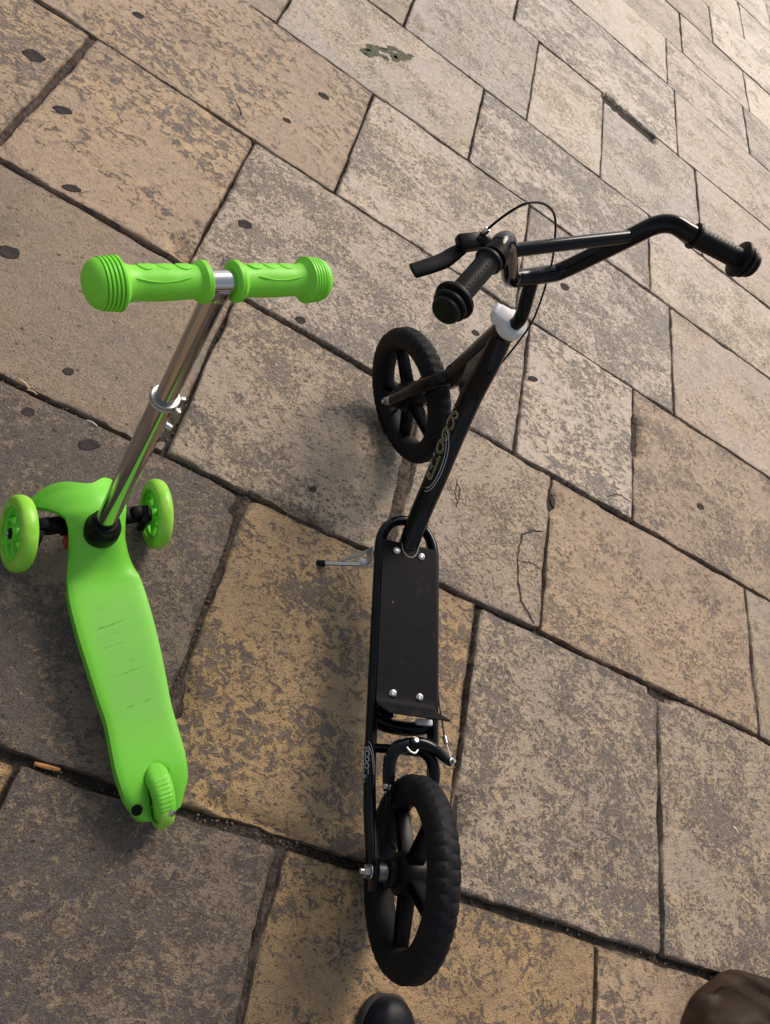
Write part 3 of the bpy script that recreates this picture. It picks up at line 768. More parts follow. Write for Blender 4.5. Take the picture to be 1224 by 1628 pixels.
# deck plate with the upturned heel stop
def deck():
    prof = [(0.6268, 0.1306)] + [(x, 0.1306) for x in (0.55, 0.45, 0.35, 0.306)]
    for i in range(1, 7):
        A = R_(66) * i / 6; prof.append((0.298 - 0.020 * math.sin(A), 0.1306 + 0.020 * (1 - math.cos(A))))
    prof += [(0.268, 0.166), (0.2535, 0.1960)]
    T = 0.0030; v = []; N = len(prof)
    for i, (x, z) in enumerate(prof):
        a, b_ = prof[max(i - 1, 0)], prof[min(i + 1, N - 1)]
        t_ = V(b_[0] - a[0], 0, b_[1] - a[1]).normalized(); nn = V(t_.z, 0, -t_.x)
        if nn.z < 0: nn = -nn
        if i >= N - 3: nn = V(0.9, 0, 0.42)
        for s_ in (-1, 1):
            w_ = 0.0598
            v += [(x, w_ * s_, z), (x - nn.x * T, w_ * s_, z - nn.z * T)]
    f = []
    for i in range(N - 1):
        a = 4 * i; c_ = 4 * (i + 1)
        f += [(a, a + 2, c_ + 2, c_), (a + 1, c_ + 1, c_ + 3, a + 3), (a, c_, c_ + 1, a + 1), (a + 2, a + 3, c_ + 3, c_ + 2)]
    f += [(0, 1, 3, 2), (4 * N - 4, 4 * N - 2, 4 * N - 1, 4 * N - 3)]
    b = MB().add(v, f)
    o = b.build('deck_plate', M['plate'], scooter, 30)
    md = o.modifiers.new('bevel', 'BEVEL'); md.width = 0.0008; md.segments = 2; md.limit_method = 'ANGLE'
    # punched rim where the down tube lands
    MB().tube([V(0.6268 - 0.030 * math.sin(math.pi * i / 16), 0.0 - 0.019 * math.cos(math.pi * i / 16), 0.1308) for i in range(17)], 0.0007, 6).build('notch_line', M['silver_print'], o)
    for x, y in ((0.606, 0.030), (0.604, -0.026), (0.306, 0.0285), (0.306, -0.0265)):
        MB().lathe([(0.0078, 0.0), (0.0078, 0.0012), (0.0062, 0.0032), (0.0036, 0.0042), (0.0030, 0.0030), (0.0, 0.0030)], (x, y, 0.1307), (0, 0, 1), 18).build('screw', M['steel'], o, 30)
    return o
deck()

# rear wheel
rw = mag_wheel(scooter, (0, 0, RW), (0, 1, 0), (1, 0, 0), RW, phase=0.35)
axle_end(rw, (0, 0, RW), (0, 1, 0), 0.0655); axle_end(rw, (0, 0, RW), (0, -1, 0), 0.0655)
MB().lathe([(0.012, 0.041), (0.0135, 0.042), (0.0135, 0.055), (0.012, 0.0556)], (0, 0, RW), (0, 1, 0), 20).build('spacer', M['steel_dull'], rw)
# front wheel, steered to the left
fwh = mag_wheel(scooter, FC, AX, FW, RW, phase=0.95)
axle_end(fwh, FC, AX, 0.050); axle_end(fwh, FC, -AX, 0.050)

# fork
fk = MB()
for s_ in (-1, 1):
    a = FC + AX * (0.044 * s_); top = crown - KX * 0.012
    mid = FC.lerp(top, 0.55) + AX * (0.046 * s_); m2 = FC.lerp(top, 0.80) + AX * (0.040 * s_)
    fk.tube([a - (mid - a).normalized() * 0.014, a, mid, m2, FC.lerp(top, 0.97) + AX * (0.022 * s_), top], [0.0130, 0.0140, 0.0152, 0.0160, 0.0170, 0.0170], 18, smooth=5)
    fk.box(a, 0.013, 0.003, 0.016, FW, AX, KX, bev=0.0015)
fk.lathe([(0.018, -0.026), (0.021, -0.022), (0.0225, -0.010), (0.0225, -0.0065), (0.019, -0.006)], crown, KH, 28)
fk.build('fork', M['paint'], scooter)

# stem and handlebar
st = MB().tube([HT - KH * 0.01, fp(-0.004, 0, 0.030), fp(0.002, 0, 0.052), fp(0.020, 0, 0.080), fp(0.040, 0, 0.110)], 0.0125, 20, smooth=6).build('stem', M['paint'], scooter)
hb = MB()
half = [(0.040, 0.0, 0.1125), (0.040, 0.028, 0.1135), (0.039, 0.052, 0.122), (0.036, 0.090, 0.178), (0.034, 0.122, 0.226), (0.0325, 0.143, 0.2545), (0.024, 0.163, 0.2665), (0.006, 0.184, 0.2695), (-0.028, 0.235, 0.2705), (-0.056, 0.276, 0.272)]
pts = [fp(a, -b_, c) for a, b_, c in half][::-1] + [fp(*p) for p in half][1:]
hb.tube(pts, 0.0145, 20, smooth=5)
hbo = hb.build('handlebar', M['paint'], scooter)
MB().tube([fp(0.034, -0.119, 0.223), fp(0.035, 0, 0.2225), fp(0.034, 0.119, 0.223)], 0.0105, 16).build('crossbar', M['paint'], hbo)
def grip(sg):
    a = fp(0.000, 0.193 * sg, 0.2695); e = fp(-0.060, 0.282 * sg, 0.272); d = (e - a).normalized(); L = (e - a).length
    b = MB()
    prof = [(0.0120, -0.002), (0.0200, -0.001), (0.0205, 0.003), (0.0170, 0.006), (0.0160, 0.012)]
    k = 20
    for i in range(k):   # fine rings
        h = 0.014 + (L - 0.040) * i / k; prof += [(0.0162, h), (0.0158, h + (L - 0.040) / k * 0.55)]
    prof += [(0.0165, L - 0.024), (0.0280, L - 0.020), (0.0290, L - 0.017), (0.0285, L - 0.014), (0.0215, L - 0.012), (0.0215, L - 0.010), (0.0245, L - 0.008), (0.0250, L - 0.004), (0.0235, L - 0.002), (0.0195, L - 0.001), (0.0205, L + 0.001), (0.0205, L + 0.006), (0.0180, L + 0.010), (0.0, L + 0.0115)]
    b.lathe(prof, a, d, 28)
    o = b.build('grip', M['grip_black'], hbo, 30)
    # rows of raised dots
    dots = MB(); e1 = d.cross(KX).normalized(); e2 = d.cross(e1)
    for row in range(6):
        A = row * math.pi / 3 + 0.4; n_ = e1 * math.cos(A) + e2 * math.sin(A)
        for i in range(9): dots.sphere(a + d * (0.017 + 0.0072 * i) + n_ * 0.0162, 0.0011, n=6)
    dots.build('grip_dots', M['grip_black'], o)
    return o
grip(1); grip(-1)
# white collar at the top of the head tube
cl = MB()
cl.lathe([(0.0130, 0.026), (0.0225, 0.026), (0.0255, 0.0235), (0.0265, 0.017), (0.0265, 0.006), (0.0255, 0.001), (0.0225, -0.001), (0.0130, -0.001)], HT, KH, 32)
bd = (FW * 0.80 + AX * 0.75).normalized(); bs = KX.cross(bd)
cl.box(HT + KH * 0.0155 + bd * 0.020, 0.019, 0.0185, 0.0135, bd, bs, KX, bev=0.006, taper=0.86)
cl.box(HT + KH * 0.019 + bd * 0.038, 0.006, 0.0120, 0.0085, bd, bs, KX, bev=0.003)
cl.build('collar', M['white'], scooter, 50)

# brake lever on the left side of the bar
lv = MB()
lv.lathe([(0.0140, -0.008), (0.0200, -0.0070), (0.0200, 0.0070), (0.0140, 0.008)], fp(0.006, 0.180, 0.2692), (fp(-0.03, 0.235, 0.2705) - fp(0.006, 0.184, 0.2695)), 24)
lv.tube([fp(0.018, 0.176, 0.266), fp(0.034, 0.178, 0.256), fp(0.040, 0.190, 0.249), fp(0.037, 0.212, 0.246)], [0.010, 0.0105, 0.0105, 0.0095], 14, smooth=4, flat=0.8)
lv.box(fp(0.040, 0.196, 0.250), 0.022, 0.0115, 0.008, AX, FW, KX, bev=0.003)
lo = lv.build('brake_lever', M['black_plastic'], hbo)
bl = MB()
bl_pts = [fp(0.036, 0.208, 0.246), fp(0.029, 0.226, 0.2435), fp(0.021, 0.246, 0.2425), fp(0.016, 0.270, 0.2425), fp(0.012, 0.296, 0.2420)]
bl.tube(bl_pts, [0.0080, 0.0110, 0.0120, 0.0118, 0.0112], 14, smooth=4, flat=0.34, up=FW)
bl.build('lever_blade', M['black_plastic'], lo, 50)
MB().lathe([(0.0032, 0), (0.0045, 0.002), (0.0045, 0.010), (0.003, 0.013)], fp(0.046, 0.180, 0.256), (fp(0.05, 0.165, 0.30) - fp(0.046, 0.180, 0.256)), 12).build('adjuster', M['steel'], lo)
# cable: from the lever over the bar, down the frame to the rear brake
cb = [fp(0.047, 0.178, 0.262), fp(0.050, 0.165, 0.288), fp(0.056, 0.140, 0.305), fp(0.060, 0.113, 0.303), fp(0.062, 0.080, 0.287), fp(0.063, 0.045, 0.255), fp(0.060, 0.005, 0.196), fp(0.052, -0.045, 0.105),
      V(0.882, -0.035, 0.590), V(0.861, -0.030, 0.537), V(0.850, -0.026, 0.455), V(0.815, -0.0225, 0.375), V(0.755, -0.0225, 0.275), V(0.690, -0.025, 0.175), V(0.655, -0.045, 0.112), V(0.60, -0.066, 0.100), V(0.45, -0.072, 0.103), V(0.32, -0.0725, 0.118), V(0.262, -0.0725, 0.137), V(0.236, -0.0715, 0.146)]
MB().tube(cb, 0.0019, 8, smooth=6).build('brake_cable', M['black_plastic'], scooter)

# rear rim brake
ca = MB()
arch = [(0.128, 0.040, 0.158), (0.148, 0.043, 0.163), (0.176, 0.043, 0.166), (0.196, 0.035, 0.167), (0.206, 0.015, 0.168), (0.209, 0.0, 0.168)]
ca.tube(arch, [0.0095, 0.0105, 0.0115, 0.0125, 0.0125, 0.012], 14, smooth=4, flat=0.75)
arch2 = [(0.209, 0.004, 0.160), (0.204, -0.018, 0.160), (0.190, -0.037, 0.160), (0.165, -0.046, 0.158), (0.135, -0.044, 0.155)]
ca.tube(arch2, [0.012, 0.0125, 0.012, 0.011, 0.0095], 14, smooth=4, flat=0.75)
ca.tube([(0.209, 0.010, 0.174), (0.211, -0.014, 0.175), (0.204, -0.038, 0.175), (0.190, -0.058, 0.174), (0.183, -0.072, 0.172)], [0.010, 0.0110, 0.0100, 0.0080, 0.0065], 14, smooth=4, flat=0.75)
for s_ in (-1, 1): ca.box((0.122, 0.034 * s_, 0.150), 0.020, 0.006, 0.006, bev=0.002)
co_ = ca.build('brake_caliper', M['paint'], scooter)
for p, d, r in (((0.212, 0.001, 0.175), (0.25, 0, 1), 0.0085), ((0.1855, -0.071, 0.176), (0, -.3, 1), 0.0065), ((0.134, 0.043, 0.160), (0, 1, .35), 0.0078)):
    MB().lathe([(r * .9, 0), (r, 0.001), (r, 0.003), (r * .65, 0.0035), (r * .65, 0.0075), (r * .45, 0.009), (0, 0.009)], p, d, 14).build('bolt', M['steel_dull'], co_, 30)
MB().tube([(0.200, 0.018, 0.178), (0.193, 0.012, 0.180), (0.191, 0.003, 0.180), (0.198, -0.004, 0.178)], 0.0022, 8, smooth=4).build('spring', M['steel_dull'], co_)
MB().lathe([(0.0028, 0), (0.0048, 0.002), (0.0048, 0.010), (0.0040, 0.011), (0.0040, 0.016), (0.0028, 0.018)], (0.236, -0.0715, 0.146), (-0.55, 0, 0.3), 12).build('adjuster', M['steel_dull'], co_)
MB().tube([(0.232, -0.0715, 0.148), (0.19, -0.072, 0.174)], 0.0008, 6).build('inner_wire', M['steel'], co_)
# pale reflector tucked below the heel stop
MB().box((0.262, -0.040, 0.122), 0.006, 0.016, 0.008, bev=0.003).build('reflector', M['white'], scooter)

# kickstand
ksp = MB()
root = V(0.585, 0.070, 0.082); tip = V(0.599, 0.172, 0.000)
tipw = V(0.598, 0.150, 0.0285)
ksp.box((0.598, 0.0745, 0.098), 0.017, 0.0012, 0.016, bev=0.0005)
ksp.box((0.590, 0.082, 0.082), 0.008, 0.0085, 0.0012, bev=0.0004)
ks_a = V(0.585, 0.084, 0.079)
tip_g = V(0.594, 0.158, 0.0255)
ksp.tube([ks_a, ks_a.lerp(tip_g, 0.8), tip_g], 0.0050, 10, smooth=2)
ksp.lathe([(0.0085, 0), (0.0085, 0.003), (0.006, 0.0035), (0.006, 0.006), (0.0, 0.0065)], V(0.586, 0.083, 0.084), (0, 0.2, 1), 16)
ks = ksp.build('kickstand', M['steel'], scooter)
sp_a, sp_b = V(0.612, 0.076, 0.094), ks_a.lerp(tip_g, 0.55) + V(0.006, 0, 0.003)
sv = (sp_b - sp_a).normalized(); s1 = sv.cross(V(0, 0, 1)).normalized(); s2 = sv.cross(s1)
MB().tube([sp_a.lerp(sp_b, i / 140) + (s1 * math.cos(i * .9) + s2 * math.sin(i * .9)) * 0.0034 for i in range(141)], 0.0011, 5).build('spring', M['steel'], ks)
kd = (tip_g - ks_a).normalized()
MB().lathe([(0.0060, -0.010), (0.0070, -0.008), (0.0072, 0.006), (0.0066, 0.0095), (0.004, 0.011)], tip_g, kd, 14).build('rubber_tip', M['rubber'], ks)

# ------------------------------------------------------------------ green scooter
green = empty('green_scooter', (0.004, 0.607, 0.0), (0, 0, R_(125.8)))
tag(green, 'small bright green three-wheeled child scooter with chrome upright', 'scooter')

def interp(xs, ys, x):
    return float(np.mean([np.interp(x + d_, xs, ys) for d_ in (-.014, -.007, 0, .007, .014)]))
W_S = [-.503, -.488, -.46, -.42, -.38, -.34, -.30, -.25, -.20, -.15, -.115, -.085, -.06, -.035, -.01, .01, .028, .043, .056, .066]
W_L = [.034, .043, .050, .055, .053, .0505, .054, .057, .060, .061, .060, .054, .047, .043, .045, .052, .064, .078, .088, .080]
W_R = [.034, .043, .048, .051, .050, .0495, .053, .057, .059, .059, .057, .050, .044, .041, .043, .048, .055, .062, .066, .060]
Z_S = [-.503, -.46, -.42, -.36, -.12, -.095, -.075, -.055, -.035, -.01, .015, .035, .05, .066]
Z_T = [.052, .058, .062, .062, .060, .063, .074, .096, .118, .130, .130, .127, .122, .116]
def g_deck():
    NS, NV = 110, 36
    ss = [-.503 + (.066 + .503) * i / NS for i in range(NS + 1)]
    vv = [-1 + 2 * j / NV for j in range(NV + 1)]
    v = []; idx = {}
    keep = []
    for i, s_ in enumerate(ss):
        wl, wr = interp(W_S, W_L, s_), interp(W_S, W_R, s_); zt = interp(Z_S, Z_T, s_)
        for j, q in enumerate(vv):
            wq = wl if q > 0 else wr
            t_ = q * wq
            fr_ = max(0.0, min(1.0, (s_ + 0.06) / 0.08))
            z = zt - 0.002 * abs(q) ** 8 * (1 - fr_)
            neck = max(0.0, 1 - abs(s_ + 0.04) / 0.07)
            z -= neck * 0.030 * abs(q) ** 2.6 * (1 if s_ > -0.1 else 0.3)
            z -= max(0.0, min(1.0, s_ / 0.05)) * 0.050 * abs(q) ** 1.7
            s2_ = s_
            if s_ > 0: s2_ = s_ + (s_ / 0.066) * (0.003 - 0.019 * math.exp(-(q / 0.40) ** 2) - 0.012 * abs(q) ** 5)
            # rear horns: rounded ends either side of the wheel slot
            if s_ < -0.43:
                e = (-0.43 - s_) / 0.073
                z -= 0.018 * e * e
                mid_q = 0.68
                s2_ = s_ + 0.022 * e * e * min(1.0, ((abs(q) - mid_q) / 0.32) ** 2 if abs(q) > mid_q else ((abs(q) - mid_q) / 0.40) ** 2)
            v.append((s2_, t_, z))
    n = NV + 1; f = []
    for i in range(NS):
        for j in range(NV):
            sc_ = (ss[i] + ss[i + 1]) / 2; tc = (v[i * n + j][1] + v[i * n + j + 1][1]) / 2
            if sc_ < -0.443 and abs(tc) < 0.0195: continue
            if -0.443 <= sc_ < -0.4235 and tc ** 2 + (sc_ + 0.452) ** 2 < 0.0195 ** 2: continue
            f.append((i * n + j, i * n + j + 1, (i + 1) * n + j + 1, (i + 1) * n + j))
    me = bpy.data.meshes.new('deck'); me.from_pydata(v, [], f); me.update()
    bm = bmesh.new(); bm.from_mesh(me)
    bmesh.ops.delete(bm, geom=[q for q in bm.verts if not q.link_faces], context='VERTS')
    # smooth the stepped slot edge
    bv = [q for q in bm.verts if any(e.is_boundary for e in q.link_edges) and abs(q.co.y) < 0.03 and q.co.x < -0.41]
    for q in bv:
        if q.co.x > -0.443:
            d = math.hypot(q.co.y, q.co.x + 0.452)
            if d > 1e-4: q.co.y *= 0.0195 / d; q.co.x = -0.443 + (q.co.x + 0.452) * 0.0195 / d
        else: q.co.y = math.copysign(0.0195, q.co.y)
    be = [e for e in bm.edges if e.is_boundary]
    # outer skirt, slightly inset towards the ground
    g = bmesh.ops.extrude_edge_only(bm, edges=be)
    nv = [q for q in g['geom'] if isinstance(q, bmesh.types.BMVert)]
    for q in nv:
        slot = abs(q.co.y) < 0.0205 and q.co.x < -0.415
        drop = 0.026 if q.co.x < -0.1 else (0.016 if q.co.x < -0.02 else 0.009)
        q.co.z -= drop
        if not slot: q.co.y *= 0.965
        if q.co.x < -0.488: q.co.x += 0.003
    bmesh.ops.recalc_face_normals(bm, faces=bm.faces[:])
    bm.to_mesh(me); bm.free()
    shade(me, 50)
    o = link('deck', me, M['deck_green'], green)
    so = o.modifiers.new('solid', 'SOLIDIFY'); so.thickness = 0.004; so.offset = -1
    bv_ = o.modifiers.new('bevel', 'BEVEL'); bv_.width = 0.0028; bv_.segments = 3; bv_.limit_method = 'ANGLE'; bv_.angle_limit = R_(58); bv_.harden_normals = False
    return o
gd = g_deck()
# rounded raised border line along the deck's left and right edge
# axle cover
MB().lathe([(0.0085, -0.003), (0.0085, 0.0008), (0.007, 0.0012), (0.0, 0.0012)], (-0.482, 0.0395, 0.0530), (-0.30, 0.45, 0.85), 18).build('bolt_hole', M['black_plastic'], gd)
# collar
MB().lathe([(0.0168, 0.036), (0.0205, 0.036), (0.0235, 0.032), (0.0245, 0.022), (0.0265, 0.018), (0.0290, 0.014), (0.0295, 0.004), (0.0300, -0.006), (0.0290, -0.012)], (-0.0335, 0, 0.117), (0.02, 0, 0.60), 36).build('collar', M['black_plastic'], green, 30)
S0, S1 = V(-0.032, 0, 0.118), V(-0.0105, 0, 0.737)
sax = (S1 - S0).normalized(); SL = (S1 - S0).length
su = lambda u: S0.lerp(S1, (u - 0.118) / (0.737 - 0.118))
lt = MB().lathe([(0.0165, 0.0), (0.0165, 0.400), (0.0155, 0.4015)], S0, sax, 40).build('lower_tube', M['chrome'], green, 30)
ut = MB().lathe([(0.0135, 0.39), (0.0135, SL - 0.004)], S0, sax, 40).build('upper_tube', M['chrome'], green, 30)
# side directions round the upright
rear = V(-1, 0, 0); right = V(0, -1, 0)
def round_tube(u, ang, r):    # ang 0 = rear, 90 = right
    return su(u) + (rear * math.cos(R_(ang)) + right * math.sin(R_(ang))) * r
def patch(u0, u1, a0, a1, r, name, mat, parent):
    v = []; n = 8
    for u in (u0, u1):
        for i in range(n + 1): v.append(round_tube(u, a0 + (a1 - a0) * i / n, r))
    f = [(i, i + 1, n + 2 + i, n + 1 + i) for i in range(n)]
    return MB().add(v, f).build(name, mat, parent)
patch(0.604, 0.617, 22, 72, 0.01375, 'sticker', M['silver_print'], ut)
patch(0.545, 0.560, 18, 80, 0.01375, 'sticker', M['silver_print'], ut)
patch(0.575, 0.581, 55, 80, 0.01375, 'sticker', M['silver_print'], ut)
# clamp with two lugs and a lever
ck = MB().lathe([(0.0166, -0.005), (0.0186, -0.005), (0.0194, -0.003), (0.0182, -0.001), (0.0182, 0.002), (0.0192, 0.004), (0.0182, 0.006), (0.0140, 0.006)], su(0.514), sax, 36)
for a_ in (30, 84):
    d = (rear * math.cos(R_(a_)) + right * math.sin(R_(a_)))
    ck.box(su(0.503) + d * 0.0225, 0.0045, 0.0028, 0.0140, d, sax.cross(d), sax, bev=0.0012)
cko = ck.build('clamp', M['steel_dull'], green, 30)
d = (rear * math.cos(R_(57)) + right * math.sin(R_(57)))
MB().tube([su(0.498) + d * 0.0215 - sax.cross(d) * 0.012, su(0.498) + d * 0.0215 + sax.cross(d) * 0.012], 0.0030, 10).build('bolt', M['steel_dull'], cko)
MB().lathe([(0.0046, -0.004), (0.0046, 0.006), (0.0035, 0.008), (0.0, 0.0085)], round_tube(0.466, 48, 0.0165), (rear * math.cos(R_(48)) + right * math.sin(R_(48))), 14).build('button', M['steel'], lt)
for u in (0.428, 0.390):
    dd = (rear * math.cos(R_(48)) + right * math.sin(R_(48)))
    MB().lathe([(0.0046, 0.0), (0.0040, 0.0006), (0.0, 0.0006)], round_tube(u, 48, 0.0162), dd, 14).build('pin_hole', M['black_plastic'], lt)
# cross tube and grips
tb = MB().tube([(S1.x, -0.115, S1.z), (S1.x, 0.115, S1.z)], 0.0125, 28)
tb.lathe([(0.0135, -0.020), (0.0150, -0.014), (0.0150, -0.002)], S1, sax, 28)
tbo = tb.build('cross_tube', M['chrome'], green, 30)
tbo.matrix_local = Matrix.Translation(S1) @ Matrix.Rotation(R_(5.0), 4, 'Z') @ Matrix.Translation(-S1)
def ggrip(sg):
    a = V(S1.x, 0.0185 if sg > 0 else -0.0125, S1.z); d = V(0, sg, 0)
    prof = [(0.0126, 0.0), (0.0215, 0.0), (0.0228, 0.0015), (0.0228, 0.0065), (0.0205, 0.0100), (0.0180, 0.0125), (0.0174, 0.018), (0.0182, 0.040), (0.0186, 0.055), (0.0178, 0.075), (0.0180, 0.086), (0.0200, 0.0925), (0.0240, 0.0965), (0.0264, 0.0985)]
    h = 0.0985
    for i in range(5):
        prof += [(0.0275 - 0.0004 * i, h + 0.0006), (0.0275 - 0.0004 * i, h + 0.0028), (0.0248 - 0.0004 * i, h + 0.0032), (0.0248 - 0.0004 * i, h + 0.0040)]; h += 0.0042
    prof += [(0.0250, h), (0.0240, h + 0.004), (0.0205, h + 0.0085), (0.0140, h + 0.0125), (0.0070, h + 0.0142), (0.0, h + 0.0146)]
    if sg < 0: prof = [(r * (0.97 if q > .09 else 1), q) for r, q in prof]
    prof = [(r * 0.97, q * 0.935) for r, q in prof]
    b = MB().lathe(prof, a, d, 40)
    o = b.build('grip', M['grip_green'], tbo, 28)
    # raised finger pads on the forward upper side
    for k in range(3):
        hh = 0.026 + 0.0195 * k; v = []; f = []
        n = 18
        for ring, (sc_, rr) in enumerate(((1.0, 0.0170), (0.94, 0.01835), (0.80, 0.01855), (0.4, 0.0186))):
            for j in range(n):
                A = 2 * math.pi * j / n
                lx = math.cos(A) * 0.0088 * sc_; la = R_(58) + math.sin(A) * R_(26) * sc_
                v.append(a + d * (hh + lx) + V(math.cos(la), 0, math.sin(la)) * rr)
        v.append(a + d * hh + V(math.cos(R_(58)), 0, math.sin(R_(58))) * 0.0187)
        for ring in range(3): f += [(ring * n + j, ring * n + (j + 1) % n, (ring + 1) * n + (j + 1) % n, (ring + 1) * n + j) for j in range(n)]
        f += [(3 * n + j, 3 * n + (j + 1) % n, 4 * n) for j in range(n)]
        MB().add(v, f).build('finger_pad', M['grip_green'], o, 40)
    # long moulded ridge facing the rider
    pts = []
    for i in range(13):
        u = i / 12; la = R_(112 + 14 * math.sin(math.pi * u)); rr = 0.0176
        pts.append(a + d * (0.024 + 0.058 * u) + V(math.cos(la), 0, math.sin(la)) * rr)
    MB().tube(pts, [0.0004] + [0.0010] * 11 + [0.0004], 8).build('ridge', M['grip_green'], o)
    return o
ggrip(1); ggrip(-1)

def jelly_wheel(c, ax, R, wid, name, parent, spokes=6):
    c = Vector(c); ax = Vector(ax).normalized(); e1 = ax.cross(V(0, 0, 1)).normalized(); e2 = ax.cross(e1)
    b = MB()
    ri = R * 0.70
    b.lathe([(ri, -wid * .62), (ri + .002, -wid * .70), (ri + .002, wid * .70), (ri, wid * .62), (ri - .005, wid * .45), (ri - .006, 0), (ri - .005, -wid * .45), (ri, -wid * .62)], c, ax, 48, cap=False)
    b.lathe([(0.009, -wid * .9), (0.014, -wid * .85), (0.015, -wid * .6), (0.015, wid * .6), (0.014, wid * .85), (0.009, wid * .9)], c, ax, 28)
    for k in range(spokes):   # swept spokes
        A0 = 2 * math.pi * k / spokes
        pts = []
        for i in range(5):
            u = i / 4; r = 0.012 + (ri - .004 - .012) * u; A = A0 + 0.55 * u
            pts.append(c + (e1 * math.cos(A) + e2 * math.sin(A)) * r)
        b.tube(pts, 0.0050, 10, smooth=2, flat=1.6, up=e1.cross(ax))
    w_ = b.build(name, M['wheel_green'], parent)
    prof = []
    for k in range(21):
        B = -math.pi * 0.5 + math.pi * k / 20
        prof.append((ri + 0.003 + (R - ri - 0.003) * abs(math.cos(B)) ** 0.55, wid * math.sin(B)))
    prof = [(ri + .0005, -wid * .9)] + prof[1:-1] + [(ri + .0005, wid * .9), (ri + .0005, -wid * .9)]
    MB().lathe(prof, c, ax, 56, cap=False).build('tyre', M['jelly'], w_, 50)
    return w_
wd = R_(-6)   # both front wheels are turned a touch
wax = V(-math.sin(wd), math.cos(wd), 0)
for sg in (1, -1):
    lean = R_(-11) if sg > 0 else R_(-1)
    wax = V(-math.sin(wd) * math.cos(lean), math.cos(wd) * math.cos(lean), -math.sin(lean))
    c = V(0.000 if sg > 0 else 0.002, 0.117 * sg, 0.0655)
    wo_ = jelly_wheel(c, wax, 0.0650, 0.0138, 'wheel', green)
    MB().lathe([(0.0095, 0.0100), (0.0098, 0.0135), (0.0080, 0.0150), (0.0045, 0.0155), (0.004, 0.0172), (0.0, 0.0175)], c, wax * sg, 20).build('axle_cap', M['black_plastic'], wo_, 30)
    MB().lathe([(0.0042, 0.0165), (0.0042, 0.0185), (0.003, 0.0195), (0, 0.0195)], c, wax * sg, 12).build('axle_bolt', M['steel'], wo_, 30)
    ar = MB()
    ar.box((0.000, 0.094 * sg, 0.064), 0.016, 0.0085, 0.021, bev=0.005)
    ar.box((0.004, 0.079 * sg, 0.072), 0.011, 0.011, 0.017, bev=0.004)
    ar.box((0.004, 0.056 * sg, 0.070), 0.013, 0.020, 0.012, bev=0.004)
    ar.box((0.006, 0.030 * sg, 0.064), 0.016, 0.022, 0.016, bev=0.004)
    ar.tube([(0.000, 0.086 * sg, 0.064), c - wax * sg * 0.006], 0.010, 14)
    ar.tube([(-0.012, 0.090 * sg, 0.086), (-0.012, 0.090 * sg, 0.044)], 0.008, 14)
    ar.build('axle_arm', M['black_plastic'], green)
MB().box((-0.022, 0.036, 0.052), 0.010, 0.012, 0.012, bev=0.003).build('steering_spring', M['red'], green)
rwg = jelly_wheel((-0.484, 0, 0.039), (0, 1, 0), 0.0390, 0.0125, 'wheel', green, spokes=5)
MB().tube([(-0.484, -0.022, 0.039), (-0.484, 0.022, 0.039)], 0.004, 12).build('axle', M['steel'], rwg)
# brake fender over the rear wheel
def fender():
    path = [(-0.4215, 0.0622), (-0.4235, 0.0642), (-0.428, 0.0675), (-0.435, 0.0722), (-0.445, 0.0780), (-0.456, 0.0822), (-0.469, 0.0838), (-0.482, 0.0815), (-0.495, 0.0755), (-0.506, 0.0665), (-0.513, 0.0570), (-0.515, 0.0500)]
    half_w = [0.0050, 0.0105, 0.0155, 0.0180, 0.0186, 0.0178, 0.0174, 0.0172, 0.0170, 0.0164, 0.0145, 0.0110]
    P = []
    for i in range(len(path) - 1):
        for j in range(8):
            u = j / 8; P.append((path[i][0] * (1 - u) + path[i + 1][0] * u, path[i][1] * (1 - u) + path[i + 1][1] * u, half_w[i] * (1 - u) + half_w[i + 1] * u))
    P.append((*path[-1], half_w[-1])); v = []; N = len(P); K = 14
    for i, (x, z, hw) in enumerate(P):
        a, b_ = P[max(i - 2, 0)], P[min(i + 2, N - 1)]
        t_ = V(b_[0] - a[0], 0, b_[1] - a[1]).normalized(); nn = V(-t_.z, 0, t_.x)
        if nn.dot(V(x + 0.480, 0, z - 0.04)) < 0: nn = -nn
        u = i / (N - 1)
        rib = 0.0013 * max(0, math.sin((u - 0.42) / 0.36 * math.pi * 2 * 8)) if 0.42 < u < 0.78 else 0
        for k in range(K + 1):
            q = -1 + 2 * k / K
            rb = rib * max(0, 1 - (abs(q) / 0.72) ** 6)
            v.append(V(x, hw * q, z) + nn * (rb - 0.012 * abs(q) ** 5))
    f = [(i * (K + 1) + k, i * (K + 1) + k + 1, (i + 1) * (K + 1) + k + 1, (i + 1) * (K + 1) + k) for i in range(N - 1) for k in range(K)]
    o = MB().add(v, f).build('brake_fender', M['green'], green, 50)
    so = o.modifiers.new('solid', 'SOLIDIFY'); so.thickness = 0.0030; so.offset = 0
    return o
fd = fender()
MB().lathe([(0.0066, -0.003), (0.0066, 0.0015), (0.0050, 0.0030), (0.0, 0.0034)], (-0.5045, -0.005, 0.0690), (-0.75, 0, 0.65), 16).build('rivet', M['steel'], fd, 40)

